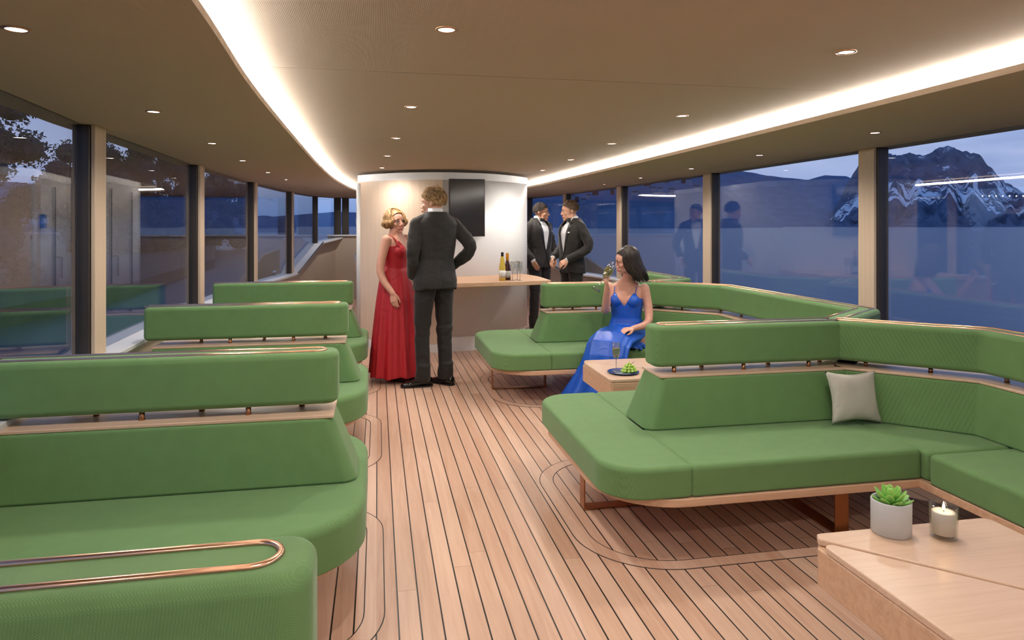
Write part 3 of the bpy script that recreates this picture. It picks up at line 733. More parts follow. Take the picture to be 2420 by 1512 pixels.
bm=B(); tube(bm,[(.01,0,.05),(.025,0,.064),(.035,.003,.070),(.04,.006,.069)],[.002,.0018,.0015,.002],n=6); obj('stem',bm,M['stalk'],gb)
# bar bottles and flutes
def on_counter(px,py): return at_z(px,py,.90)
M['lab']=mat('label_white',(.70,.69,.67,1),.5); M['ink']=mat('label_ink',(.30,.28,.27,1),.6)
def bottle(px,py,prof,m,capm,label,lz0,lz1,lr,ch):
    q=on_counter(px,py); e=empty('wine_bottle',(q.x,q.y,.90)); tag(e,label,'bottle')
    bm=B(); lathe(bm,prof,n=32); obj('body',bm,m,e)
    top=prof[-1][1]; rn=prof[-1][0]
    bm=B(); lathe(bm,[(rn+.0015,top-ch),(rn+.002,top-.004),(rn,top+.003),(.0,top+.003)],n=24); obj('foil_cap',bm,capm,e)
    bm=B(); n=20; rings=[]
    ar=[-math.pi/2-1.25+2.5*k/n for k in range(n+1)]
    inner=[(lr*math.cos(a),lr*math.sin(a)) for a in ar]; outer_=[((lr+.0008)*math.cos(a),(lr+.0008)*math.sin(a)) for a in ar]
    prism(bm,inner+outer_[::-1],lz0,lz1); lb=obj('label',bm,M['lab'],e)
    bm=B(); ar=[-math.pi/2-.7+1.3*k/10 for k in range(11)]
    zt=lz0+(lz1-lz0)*.62
    prism(bm,[((lr+.0006)*math.cos(a),(lr+.0006)*math.sin(a)) for a in ar]+[((lr+.0012)*math.cos(a),(lr+.0012)*math.sin(a)) for a in ar][::-1],zt,zt+.004); obj('lettering',bm,M['ink'],lb)
bottle(1187,663,[(.034,0),(.037,.003),(.037,.125),(.034,.160),(.026,.210),(.0165,.262),(.0135,.275),(.0135,.312)],mat('yellow_wine_glass',(.55,.40,.06,1),.08),mat('black_foil',(.008,.008,.008,1),.4),'tall slim bottle of golden wine with black cap on the bar counter',.035,.115,.0372,.05)
bottle(1199,661.5,[(.036,0),(.0385,.003),(.0385,.105),(.036,.135),(.024,.185),(.0165,.22),(.0155,.230),(.0155,.300)],mat('dark_red_glass',(.045,.006,.006,1),.08),mat('orange_foil',(.62,.26,.02,1),.4),'dark red wine bottle with orange foil on the bar counter',.03,.105,.0387,.085)
for k,(x,y) in enumerate(((1211,662.5),(1223,661),(1229,662.5))):
    q=on_counter(x,y); flute((q.x,q.y,.90),['empty champagne flute nearest the bottles on the bar counter','empty champagne flute in the middle of the three on the bar','empty champagne flute farthest right on the bar counter'][k],group='empty flutes on the bar counter',sc=1.03)
# ------------------------------------------------------------------ people
def bake(name, bm, mats, parent, voxel, smooth=4, fac=.5, fn=None):
    me=bpy.data.meshes.new(name); bmesh.ops.recalc_face_normals(bm,faces=bm.faces); bm.to_mesh(me); bm.free()
    o=bpy.data.objects.new(name,me); C.objects.link(o)
    r=o.modifiers.new('r','REMESH'); r.mode='VOXEL'; r.voxel_size=voxel; r.use_smooth_shade=True
    if smooth: s=o.modifiers.new('s','SMOOTH'); s.factor=fac; s.iterations=smooth
    dg=bpy.context.evaluated_depsgraph_get(); m2=bpy.data.meshes.new_from_object(o.evaluated_get(dg)); m2.name=name
    o.modifiers.clear(); o.data=m2; bpy.data.meshes.remove(me)
    m2.materials.clear()
    if not isinstance(mats,(list,tuple)): mats=[mats]
    for m in mats: m2.materials.append(m)
    for p in m2.polygons:
        p.use_smooth=True
        if fn: p.material_index=fn(p.center,p.normal)
        else: p.material_index=0
    if parent: o.parent=parent
    return o
V=Vector
def relax_edges(bmm,it=10):
    """even out an open border so cut cloth ends in a clean line"""
    bmm.edges.ensure_lookup_table()
    loose=[v for v in bmm.verts if not v.link_faces]; bmesh.ops.delete(bmm,geom=loose,context='VERTS')
    nb={}
    for e in bmm.edges:
        if len(e.link_faces)==1:
            for v in e.verts: nb.setdefault(v,[]).append(e.other_vert(v))
    for _ in range(it):
        new={v:v.co*.4+sum((w.co for w in ws),V((0,0,0)))/len(ws)*.6 for v,ws in nb.items() if len(ws)==2}
        for v,c in new.items(): v.co=c
def wrinkle(me,amp,sc,seed=0,fn=None):
    me.update(); N_=[v.normal.copy() for v in me.vertices]
    for v,nn in zip(me.vertices,N_):
        p=V((v.co.x*sc[0],v.co.y*sc[1],v.co.z*sc[2]+seed)); k=fn(v.co) if fn else 1
        r=1-abs(mnoise.noise(p))*2.2
        v.co+=nn*amp*k*(r*.6+mnoise.noise(p*2.3)*.5-.3)
def rz2(v,a): return Matrix.Rotation(a,3,'Z')@V(v)
def ring_e(c,rx,ry,rot=0,n=28,p=2.0,fold=0,nf=0,ph=0,nrm=None):
    out=[]
    for k in range(n):
        t=2*math.pi*k/n; cs,sn=math.cos(t),math.sin(t)
        f=(abs(cs)**p+abs(sn)**p)**(-1/p); q=1+fold*math.cos(nf*t+ph)
        x=rx*cs*f*q; y=ry*sn*f*q
        if rot: x,y=x*math.cos(rot)-y*math.sin(rot),x*math.sin(rot)+y*math.cos(rot)
        out.append(V((c[0]+x,c[1]+y,c[2])))
    return out
def interp(tab,z):
    if z<=tab[0][0]: return tab[0][1:]
    for a,b in zip(tab[:-1],tab[1:]):
        if z<=b[0]:
            t=(z-a[0])/(b[0]-a[0]); t=t*t*(3-2*t) if False else t
            return [a[i]+(b[i]-a[i])*t for i in range(1,len(a))]
    return tab[-1][1:]
# z, half width, half depth, y centre      (facing -Y)
MALE=[(.84,.150,.110,.005),(.92,.172,.118,.01),(1.02,.160,.108,.0),(1.10,.150,.100,-.005),(1.22,.165,.110,-.005),(1.34,.182,.120,.0),(1.42,.185,.108,.01),(1.475,.150,.080,.02),(1.515,.085,.062,.022),(1.55,.060,.060,.015)]
MSH=[(.84,.150,.110,.005),(.92,.172,.118,.01),(1.02,.160,.108,.0),(1.10,.150,.100,-.005),(1.22,.160,.110,-.005),(1.34,.160,.118,.0),(1.40,.140,.104,.01),(1.445,.100,.080,.02),(1.480,.076,.062,.022),(1.55,.060,.060,.015)]
FEM=[(.74,.150,.115,.01),(.82,.182,.125,.015),(.90,.170,.118,.01),(.98,.138,.098,.0),(1.03,.122,.088,.0),(1.10,.128,.092,.0),(1.18,.142,.100,.0),(1.26,.150,.088,.01),(1.315,.138,.070,.018),(1.35,.080,.054,.020),(1.385,.050,.050,.012)]
def torso(bm,tab,z0,z1,off=0,s=1,rot=0,org=(0,0,0),n=32,p=2.3,lean=0):
    rings=[]; K=26
    for k in range(K+1):
        z=z0+(z1-z0)*k/K; w,d,y=interp(tab,z)
        dx,dy=rz2((0,y+lean*(z-z0),0),rot)[:2]
        rings.append(ring_e((org[0]+dx*s,org[1]+dy*s,org[2]+z*s),(w+off)*s,(d+off)*s,rot,n,p))
    loft(bm,rings)
def finger(bm,base,d,up,L,r,curl,n=8):
    """three bones; curl turns the direction from d toward -up"""
    pts=[V(base)]; dd=V(d).normalized(); ax=dd.cross(V(up)).normalized()
    for k,(f,c) in enumerate(((.44,curl*.8),(.31,curl),(.25,curl*.8))):
        dd=Matrix.Rotation(-c,3,ax)@dd; pts.append(pts[-1]+dd*L*f)
    capsule(bm,pts,[r,r*.95,r*.86,r*.74],n=n)
def hand(bm,w,d,up,side,curl=.35,s=1.0,spread=.03,thumb=.5,curls=None):
    """w wrist, d toward the fingers, up = back of the hand, side = +1 if the thumb lies toward d x up"""
    w=V(w); d=V(d).normalized(); up=(V(up)-d*V(up).dot(d)).normalized(); t=d.cross(up)*side
    rings=[]
    for q,hw,ht in ((-.012,.024,.018),(.012,.030,.017),(.045,.038,.0155),(.075,.0405,.0140),(.088,.0385,.0115)):
        c=w+d*q*s; rings.append([c+t*hw*s*math.cos(a)+up*ht*s*math.sin(a) for a in [2*math.pi*k/16 for k in range(16)]])
    loft(bm,rings)
    for k,(o,L,r) in enumerate(((.029,.072,.0088),(.0100,.080,.0090),(-.0100,.074,.0087),(-.0285,.058,.0078))):
        cu=curl*(1+.12*k) if curls is None else curls[k]
        finger(bm,w+d*(.080-.004*abs(k-1.2))*s+t*o*s,d+t*(spread*(1.3-k)),up,L*s,r*s,cu)
    b=w+d*.022*s+t*.028*s
    td=(d*.85+t*.40-up*thumb).normalized()
    p1=b+td*.038*s; d2=(td+d*.5-t*.15).normalized(); p2=p1+d2*.030*s; p3=p2+(d2+d*.2-t*.25).normalized()*.022*s
    capsule(bm,[b,p1,p2,p3],[.0135*s,.0112*s,.0098*s,.0085*s],n=9)
def head_rot(yaw,pitch,roll=0): return Matrix.Rotation(yaw,3,'Z')@Matrix.Rotation(roll,3,'Y')@Matrix.Rotation(pitch,3,'X')
def skull(bm,c,H,s=1.0,fem=False):
    E=lambda p,r,n=16,m=10: ellipsoid(bm,V(c)+H@(V(p)*s),[q*s for q in r],rot=H,n=n,m=m)
    W=.94 if fem else 1.0
    E((0,.018,.040),(.074,.094,.080),24,16); E((0,-.012,.028),(.070,.078,.075),20,14)
    E((0,-.034,-.022),(.058*W,.056,.072),20,14); E((0,-.040,-.064),(.046*W,.046,.040)); E((0,-.030,-.045),(.056*W,.048,.042))
    E((0,-.072,-.094),(.022 if not fem else .016,.017,.016)); 
    for sx in (-1,1):
        E((sx*.040,-.058,-.022),(.020,.022,.018)); E((sx*.030,-.078,.024),(.020,.010,.007)); E((sx*.046*W,-.018,-.072),(.014,.030,.020))
        E((sx*.074,.012,-.004),(.007,.014,.025)); E((sx*.079,.017,.002),(.005,.011,.017))
        E((sx*.012,-.096,-.034),(.0085,.010,.0075)); E((sx*.022,-.082,-.060),(.012,.010,.010))
    capsule(bm,[V(c)+H@(V(p)*s) for p in ((0,-.082,.018),(0,-.094,-.006),(0,-.106,-.026))],[.0085*s,.0088*s,.0105*s],n=10)
    E((0,-.0885,-.0575),(.019,.0080,.0045)); E((0,-.0870,-.0665),(.016,.0080,.0050))
def face_parts(root,c,H,s,iris,brow,lip,smile=0,closed=False):
    c=V(c)
    for sx in (-1,1):
        e=c+H@(V((sx*.0295,-.0738,.0035))*s)
        bm=B(); ellipsoid(bm,(0,0,0),(.0132*s,.0120*s,(.0085 if not closed else .0088)*s),n=16,m=12)
        o=obj('eye',bm,[M['eyew'] if not closed else closed],root); o.matrix_local=Matrix.Translation(e)@H.to_4x4()
        bm=B(); ellipsoid(bm,(0,0,0),(.0060*s,.0030*s,.0062*s if not closed else .003*s),n=14,m=8)
        io=obj('iris',bm,iris,o); io.location=(0,-.0105*s,0)
        if closed: bpy.data.objects.remove(io)
        bm=B(); 
        pts=[V((sx*x,y,z))*s for x,y,z in ((.014,-.086,.0065),(.024,-.0905,.0125),(.034,-.0875,.0125),(.0425,-.078,.0075))]
        tube(bm,[c+H@p for p in pts],[.0014*s,.0019*s,.0019*s,.001*s],n=6); obj('eyelid',bm,brow,root)
        bm=B(); pts=[V((sx*x,y,z))*s for x,y,z in ((.013,-.0905,.023),(.024,-.0915,.0285),(.036,-.084,.029),(.046,-.073,.023))]
        tube(bm,[c+H@p for p in pts],[.0018*s,.0034*s,.0030*s,.0012*s],n=6); obj('eyebrow',bm,brow,root)
    w=.021+.006*smile
    bm=B(); tube(bm,[c+H@(V(p)*s) for p in ((-w,-.086,-.0605+.005*smile),(-.011,-.0955,-.0575),(0,-.0985,-.0590),(.011,-.0955,-.0575),(w,-.086,-.0605+.005*smile))],[.001*s,.0034*s,.0036*s,.0034*s,.001*s],n=8)
    tube(bm,[c+H@(V(p)*s) for p in ((-w*.9,-.086,-.0625+.004*smile),(-.010,-.0945,-.0668-.002*smile),(0,-.0965,-.0680-.002*smile),(.010,-.0945,-.0668-.002*smile),(w*.9,-.086,-.0625+.004*smile))],[.001*s,.0040*s,.0046*s,.0040*s,.001*s],n=8)
    obj('lips',bm,lip,root)
    if smile>.5:
        bm=B(); tube(bm,[c+H@(V(p)*s) for p in ((-w*.75,-.0865,-.0605),(0,-.0975,-.0632),(w*.75,-.0865,-.0605))],[.0015*s,.0032*s,.0015*s],n=8); obj('teeth',bm,M['teeth'],root)
M['eyew']=mat('eye_white',(.72,.70,.68,1),.25); M['teeth']=mat('teeth',(.75,.72,.66,1),.3)
def skin(name,col):
    m=mat(name,col,.48,Subsurface_Weight=.12); m.node_tree.nodes['Principled BSDF'].inputs['Subsurface Radius'].default_value=(.02,.008,.004); m.node_tree.nodes['Principled BSDF'].inputs['Subsurface Scale'].default_value=.5
    return vary(m,nscale=30,amt=.05)
def hairmat(name,a,b):
    m=mat(name,a,.42,spec=.4); t=NT(m); tc=t.n('ShaderNodeTexCoord'); n=t.n('ShaderNodeTexNoise',Scale=42,Detail=3); t.l(tc.outputs['Object'],n.inputs[0])
    rp=t.n('ShaderNodeValToRGB'); rp.color_ramp.elements[0].position=.35; rp.color_ramp.elements[1].position=.65; rp.color_ramp.elements[0].color=a; rp.color_ramp.elements[1].color=b; t.l(n.outputs[0],rp.inputs[0]); t.l(rp.outputs[0],t.b.inputs['Base Color']); return m
def on_skull(az,el,k=1.0):
    """point on the hair ellipsoid; az 0 = back, +-pi = face, el from crown"""
    return V((.077*k*math.sin(az)*math.sin(el), .014+.098*k*math.cos(az)*math.sin(el), .034+.090*k*math.cos(el)))
def hair_short(root,c,H,s,m,seed,top=.03,messy=.4,side=.006,n=900):
    rnd=random.Random(seed); bm=B(); c=V(c)
    # scalp cap: cranium above the hairline
    K=26; J=13; grid=[]
    for j in range(J+1):
        row=[]
        for i in range(K):
            az=2*math.pi*i/K-math.pi; front=max(0,-math.cos(az)); mx=R(112)-R(56)*front**1.0; side_=abs(math.sin(az))
            mx-=R(3)*side_*(1 if math.cos(az)<.2 else 0)
            el=mx*j/J; row.append(c+H@(on_skull(az,el,1.03+.01*rnd.random())*s))
        grid.append(row)
    loft(bm,grid,cap=False)
    for k in range(n):
        az=rnd.uniform(-math.pi,math.pi); front=max(0,-math.cos(az)); mx=R(112)-R(54)*front**1.0-(R(3) if abs(math.sin(az))>.8 and math.cos(az)<.2 else 0)
        el=mx*math.sqrt(rnd.random()); p=on_skull(az,el,1.03); nrm=(p-V((0,.014,.034))).normalized()
        L=side+(top-side)*max(0,math.cos(el*.95))**1.2; L*=rnd.uniform(.7,1.25)
        dn=V((.0,-.55 if front>.3 and el<R(50) else .1,-.9)); dn=dn-nrm*dn.dot(nrm)
        d=(nrm*(.12+messy*.45)+dn*.9+V((.35*math.sin(az*3+el*4),.2,0))+V((rnd.gauss(0,messy),rnd.gauss(0,messy),rnd.gauss(0,messy*.5)))).normalized()
        q=p+d*L*.5+nrm*.002; e=q+(d*.75+dn*.5+nrm*-.15).normalized()*L*.5
        tube(bm,[c+H@(v*s) for v in (p-nrm*.003,q,e)],[.0030*s,.0026*s,.0006*s],n=4)
    return obj('hair',bm,m,root)
def hair_flow(root,c,H,s,m,seed,length,n=260,part=.3,vol=1.10,wave=.006,curl=0,face=.60,back=None,thick=.0075,fwd=None):
    """locks running from a parting over the skull and hanging to length below the ear line"""
    rnd=random.Random(seed); bm=B(); c=V(c)
    K=28; J=10; grid=[]
    for j in range(J+1):
        row=[]
        for i in range(K):
            az=2*math.pi*i/K-math.pi; front=max(0,-math.cos(az)); mx=R(112)-R(58)*front**.8
            row.append(c+H@(on_skull(az,mx*j/J,1.03)*s))
        grid.append(row)
    loft(bm,grid,cap=False)
    for k in range(n):
        az=math.pi*face*rnd.uniform(-1,1)*1.15; az=max(-math.pi*.72,min(math.pi*.72,az))
        sp=V((part*.05+rnd.uniform(-.012,.012),-.060+.10*rnd.random(),.0)); 
        pts=[]; lay=rnd.uniform(.94,1.0)*vol; ph=rnd.uniform(0,6.28)
        side=1 if az>0 else -1
        T=14; L=length*rnd.uniform(.74,1.06)
        if abs(az)>math.pi*.62: L*=.80
        for t in range(T+1):
            u=t/T
            if u<.5:
                v=u/.5; el=R(6)+R(88)*v; a2=az*(.35+.65*v)+(1-v)*side*.9*(1 if abs(az)>.9 else .4)
                p=on_skull(a2,el,lay+.03*v)
                p.x+=part*.02*(1-v)
            else:
                v=(u-.5)/.5; p0=on_skull(az,R(94),lay+.03)
                p=p0+V((0,0,-L*v)); 
                out=V((p0.x,p0.y-.014,0)).normalized()
                p+=out*(-.014*v*v+curl*(math.sin(v*math.pi*.9))-curl*1.4*max(0,v-.6))
                if back: p+=V(back)*v*v
            p+=V((math.sin(ph+u*9),math.cos(ph*1.3+u*8),0))*wave*u
            pts.append(c+H@(p*s))
        rad=[thick*s*(.55+.6*math.sin(math.pi*min(1,.2+t/T*.75))) *(1 if t<T-3 else (T-t+.35)/3.4) for t in range(T+1)]
        tube(bm,pts,rad,n=6)
    return obj('hair',bm,m,root)
def shoe(root,c,yaw,m,L=.29,s=1):
    """toe toward local -Y rotated by yaw"""
    bm=B(); Rr=Matrix.Rotation(yaw,3,'Z'); rings=[]
    for y,w,h,z in ((.085,.018,.022,.028),(.078,.032,.042,.036),(.04,.038,.058,.046),(-.01,.037,.055,.044),(-.06,.042,.040,.034),(-.11,.047,.030,.026),(-.155,.040,.024,.022),(-.185,.022,.015,.018),(-.193,.008,.008,.016)):
        rings.append([V(c)+Rr@(V((w*math.cos(a),y,max(0.002,z+h*math.sin(a)*(1 if math.sin(a)>0 else .75))))*s) for a in [2*math.pi*k/18 for k in range(18)]])
    loft(bm,rings)
    sole=[(x,y) for x,y in ((-.030,.088),(.030,.088),(.038,.03),(.036,-.02),(.047,-.10),(.040,-.155),(.018,-.193),(-.018,-.193),(-.040,-.155),(-.047,-.10),(-.036,-.02),(-.038,.03))]
    sp=[tuple((Rr@(V((x,y,0))*s)+V(c))[:2]) for x,y in round_poly(sole,.02,3)]
    o=obj('shoe',bm,m,root); b2=B(); prism(b2,sp,.001,.013*s); obj('sole',b2,M['sole'],o,smooth=False)
    return o
M['sole']=mat('shoe_sole',(.01,.008,.007,1),.5)
M['suit']=vary(mat('charcoal_suit',(.019,.017,.016,1),.72,sheen=.2,spec=.3),nscale=160,amt=.18)
M['trouser']=vary(mat('dark_trousers',(.015,.013,.012,1),.75,sheen=.15,spec=.3),nscale=160,amt=.18)
M['satin']=mat('black_satin',(.012,.012,.013,1),.3); M['patent']=mat('patent_leather',(.006,.005,.005,1),.06)
M['shirt']=mat('white_shirt',(.74,.74,.76,1),.65)
def creased(m,sc=7,d=.02,st=.5):
    t=NT(m); tc=t.n('ShaderNodeTexCoord'); mp=t.n('ShaderNodeMapping'); mp.inputs['Scale'].default_value=(1,1,1.6); t.l(tc.outputs['Object'],mp.inputs[0])
    n=t.n('ShaderNodeTexNoise',Scale=sc,Detail=2,Distortion=.8); t.l(mp.outputs[0],n.inputs[0]); bp=t.n('ShaderNodeBump',Strength=st,Distance=d); t.l(n.outputs[0],bp.inputs['Height'])
    old=[l for l in t.t.links if l.to_socket==t.b.inputs['Normal']]
    if old: t.l(old[0].from_socket,bp.inputs['Normal'])
    t.l(bp.outputs[0],t.b.inputs['Normal']); return m
creased(M['suit']); creased(M['trouser'],6,.025)
def limb(bm,pts,rad,n=16): capsule(bm,pts,rad,n=n)
def curve3(pts,k=5):
    pts=[V(p) for p in pts]; out=[]
    for i in range(len(pts)-1):
        p0=pts[max(0,i-1)]; p1=pts[i]; p2=pts[i+1]; p3=pts[min(len(pts)-1,i+2)]
        for s in range(k):
            t=s/k; out.append(.5*((2*p1)+(-p0+p2)*t+(2*p0-5*p1+4*p2-p3)*t*t+(-p0+3*p1-3*p2+p3)*t*t*t))
    out.append(pts[-1]); return out
def rinterp(r,n):
    return [r[min(len(r)-2,int(i*(len(r)-1)/(n-1)))]*(1-((i*(len(r)-1)/(n-1))-min(len(r)-2,int(i*(len(r)-1)/(n-1)))))+r[min(len(r)-2,int(i*(len(r)-1)/(n-1)))+1]*((i*(len(r)-1)/(n-1))-min(len(r)-2,int(i*(len(r)-1)/(n-1)))) for i in range(n)]
def arm(bm,sh,el,wr,r,k=5):
    P=curve3([sh,el,wr],k); # keep the elbow crisp
    capsule(bm,P,rinterp(r,len(P)),n=16)
def leg(bm,hip,kn,an,r):
    P=curve3([hip,kn,an],6); capsule(bm,P,rinterp(r,len(P)),n=18)
def man(loc,yaw,label,hd,arms,feet,hips,skinm,hairm,hairfn,s=1.0,cat='person',open_front=True,iris=None,gap_pocket=None,seed=1,smile=0,tuck=0):
    """tuxedo figure in local space facing -Y; arms: (side, elbow, wrist, hand dir, back-of-hand, thumb side, curl)"""
    e=empty('person',loc,yaw); tag(e,label,'person')
    hc=V((hd[0],hd[1],hd[2])); H=head_rot(hd[3],hd[4],hd[5] if len(hd)>5 else 0)
    SH=.180
    # ---- body (one continuous surface)
    bm=B(); torso(bm,MSH,.90,1.485,off=-.008,s=s); skull(bm,hc,H,1.04*s)
    nb=hc+H@V((0,.022,-.062)); capsule(bm,[V((0,.025,1.47))*s,nb.lerp(V((0,.022,1.50))*s,.5),nb],[.066*s,.059*s,.056*s],n=18)
    for sd,el,wr,hdir,hup,th,cu in arms:
        shp=V((sd*SH,.012,1.405))*s; el=V(el)*s; wr=V(wr)*s
        arm(bm,shp,el,wr,[.050*s,.043*s,.039*s,.032*s,.027*s]); hand(bm,wr,hdir,hup,th,cu,s=1.04*s)
    for (hx,hy,hz),(kx,ky,kz),(ax,ay,az) in hips:
        leg(bm,V((hx,hy,hz))*s,V((kx,ky,kz))*s,V((ax,ay,az))*s,[.080*s,.062*s,.050*s,.046*s,.034*s])
    bake('body',bm,skinm,e,.0052*s,3)
    # ---- shirt
    bm=B(); torso(bm,MSH,.96,1.50,off=.010,s=s); capsule(bm,[V((0,.022,1.475))*s,V((hc.x*.6,.020+(hc.y-.02)*.4,1.535*s))],[.067*s,.0655*s],n=20)
    for sd,el,wr,*_ in arms:
        el=V(el)*s; wr=V(wr)*s; d=(wr-el).normalized(); capsule(bm,[wr-d*.06*s,wr-d*.004*s],[.036*s,.035*s],n=14)
    sh_=bake('shirt',bm,M['shirt'],e,.007*s,2)
    # remove the shirt collar above the neck line by height so the skin of the neck shows
    bmm=bmesh.new(); bmm.from_mesh(sh_.data); zc=1.548*s
    bmesh.ops.delete(bmm,geom=[f for f in bmm.faces if f.calc_center_median().z>zc],context='FACES'); bmm.to_mesh(sh_.data); bmm.free()
    # ---- trousers
    bm=B(); torso(bm,MALE,.85,1.05,off=.015,s=s)
    for (hx,hy,hz),(kx,ky,kz),(ax,ay,az) in hips:
        P=curve3([V((hx,hy,hz+.02))*s,V((kx,ky,kz))*s,V((ax,ay,az+.0))*s],7); rr=rinterp([.098*s,.088*s,.074*s,.066*s,.062*s,.060*s],len(P))
        capsule(bm,P,rr,n=20)
        a_=V((ax,ay,az))*s; 
        loft(bm,[ring_e((a_.x,a_.y,a_.z+.10*s),.064*s,.066*s),ring_e((a_.x,a_.y-.008,a_.z-.01*s),.066*s,.070*s),ring_e((a_.x,a_.y-.012,max(.045,a_.z-.045*s)),.063*s,.070*s)])
    tr_=bake('trousers',bm,M['trouser'],e,.008*s,3); wrinkle(tr_.data,.011,(5,5,9),seed,lambda c:(.35+math.exp(-((c.z/s-.50)/.10)**2)+.9*math.exp(-((c.z/s-.10)/.06)**2)+.5*math.exp(-((c.z/s-.80)/.08)**2)))
    # ---- jacket
    JT=[(.84,.182,.128,.008),(.92,.186,.130,.008),(1.02,.170,.120,0),(1.10,.160,.112,-.005),(1.22,.176,.122,-.004),(1.34,.188,.130,.0),(1.42,.188,.118,.010),(1.455,.150,.096,.018),(1.490,.105,.080,.022),(1.525,.080,.072,.024)]
    bm=B(); torso(bm,JT,.845,1.515,off=.006,s=s,p=2.5)
    for sd,el,wr,*_ in arms:
        shp=V((sd*(SH-.004),.014,1.405))*s; el=V(el)*s; wr=V(wr)*s; d=(wr-el).normalized()
        P=curve3([shp,el,wr-d*.028*s],6); capsule(bm,P[:-1]+[P[-1]],rinterp([.062*s,.057*s,.053*s,.048*s,.044*s,.041*s],len(P)),n=20)
        capsule(bm,[V((sd*.065,.022,1.468))*s,V((sd*.125,.018,1.440))*s,shp],[.040*s,.050*s,.058*s],n=16)
    jk=bake('jacket',bm,M['suit'],e,.0075*s,3)
    wrinkle(jk.data,.008,(6,6,8),seed+4,lambda c:(.35+1.1*min(1,max(0,abs(c.x)/s-.19)*14)+.6*math.exp(-((c.z/s-1.10)/.08)**2)))
    bmm=bmesh.new(); bmm.from_mesh(jk.data); btn=1.075*s
    kill=[]
    for f in bmm.faces:
        c=f.calc_center_median(); z=c.z; front=c.y<interp(JT,z/s)[2]*s-.02*s
        if front and open_front:
            if btn<z<1.56*s:
                wv=(.010+.070*((z-btn)/(1.43*s-btn))**.9)*s if z<1.43*s else .072*s
                if abs(c.x)<wv: kill.append(f); continue
            elif z<btn-.01:
                wv=.085*s*max(0,(btn-z)/(btn-.84*s))**1.3
                if abs(c.x)<wv and c.y<-.02: kill.append(f); continue
        if z>1.528*s and abs(c.x)<.12: kill.append(f); continue
        if z<.856*s and abs(c.x)<.17 : kill.append(f)
    bmesh.ops.delete(bmm,geom=kill,context='FACES'); relax_edges(bmm,14); bmm.to_mesh(jk.data)
    bv=BVHTree.FromBMesh(bmm); bmm.free()
    sl=jk.modifiers.new('t','SOLIDIFY'); sl.thickness=.006; sl.offset=1
    # ---- lapels, bow tie, button, pocket square
    def front_pt(x,z,o=.012):
        h=bv.ray_cast(V((x,-1,z)),V((0,1,0)))
        if h[0] is None:
            w,d,y=interp(JT,z/s); return V((x,(y*s-(d+.006)*s*math.sqrt(max(0,1-(abs(x)/((w+.006)*s))**2.5)))-o,z))
        return h[0]+V((0,-o,0))
    if open_front:
        for sd in (-1,1):
            bm=B(); K=14; rows=[]
            for k in range(K+1):
                t=k/K; z=btn+(1.462*s-btn)*t
                xi=(.008+.070*min(1,t*1.06)**.9)*s; wd_=(.006+.050*math.sin(min(1,t*1.15)*math.pi*.5))*s
                if t>.80: wd_*=max(.45,1-(t-.80)*1.6)
                row=[front_pt(sd*(xi+wd_*q),z,.013 if q<.9 else .008) for q in (0,.33,.66,1.0)]; rows.append(row)
            # continue round the neck as a collar
            vs=[[bm.verts.new(p) for p in r] for r in rows]
            for a,b in zip(vs[:-1],vs[1:]):
                for i in range(3): bm.faces.new((a[i],a[i+1],b[i+1],b[i]))
            lo=obj('lapel',bm,M['satin'],jk); so=lo.modifiers.new('t','SOLIDIFY'); so.thickness=.004; so.offset=0
        bm=B(); b=front_pt(.0,btn-.012,.012); ellipsoid(bm,b,(.011,.006,.011),n=12,m=8); obj('button',bm,M['satin'],jk)
        # studs line on the shirt
        cp=V((0,(interp(MALE,1.49)[2]-interp(MALE,1.49)[1]-.030)*s,1.497*s))
        bm=B()
        for sd in (-1,1):
            rings=[]
            for x,h,dp in ((.004,.010,.008),(.018,.015,.010),(.040,.027,.012),(.056,.030,.011),(.060,.024,.007)):
                rings.append([cp+V((sd*x,.010*(x/.06)**2,0))+V((0,dp*math.cos(a),h*math.sin(a))) for a in [2*math.pi*k/12 for k in range(12)]])
            loft(bm,rings)
        ellipsoid(bm,cp,(.012,.011,.012),n=12,m=8); obj('bow_tie',bm,M['satin'],e)
        bm=B(); pz=1.335*s; pts=[front_pt(.085*s,pz,.012),front_pt(.125*s,pz+.004,.012)]
        a,b=pts; bm.free(); bm=B()
        q=[a,b,b+V((0,0,.015)),a+V((0,0,.015))]; vv=[bm.verts.new(p) for p in q]+[bm.verts.new(p+V((0,.012,0))) for p in q]
        for f in ((0,1,2,3),(7,6,5,4),(0,4,5,1),(1,5,6,2),(2,6,7,3),(3,7,4,0)): bm.faces.new([vv[i] for i in f])
        obj('pocket_square',bm,M['shirt'],jk,smooth=False)
    # white collar band and jacket collar behind the neck
    bm=B(); rings=[]
    for z,w,d in ((1.485,.080,.076),(1.515,.071,.068),(1.545,.0665,.064),(1.547,.0635,.061),(1.515,.066,.063)):
        cz=z*s; t=(z-1.48)/.07; cx=hc.x*.35*t; rings.append(ring_e((cx,.020*s+(hc.y-.015)*.18*t,cz),w*s,d*s,n=28))
    loft(bm,rings,cap=False); obj('collar',bm,M['shirt'],e)
    # ---- back vent and shoulder seams of the jacket
    def back_pt(x,z):
        h=bv.ray_cast(V((x,1,z)),V((0,-1,0))); return (h[0] if h[0] else V((x,.12,z)))+V((0,.0065,0))
    bm=B(); tube(bm,[back_pt(.0,z*s) for z in (.87,.92,.97,1.02,1.06)],.0022,n=6); obj('vent_seam',bm,M['satin'],jk)
    # ---- shoes
    for (x,y,yw) in feet: shoe(e,(x,y,0),yw,M['patent'],s=s)
    face_parts(e,hc,H,1.04*s,iris or M['iris_brown'],hairm,M['lip_m'],smile=smile)
    hairfn(e,hc,H,1.04*s,hairm,seed)
    return e
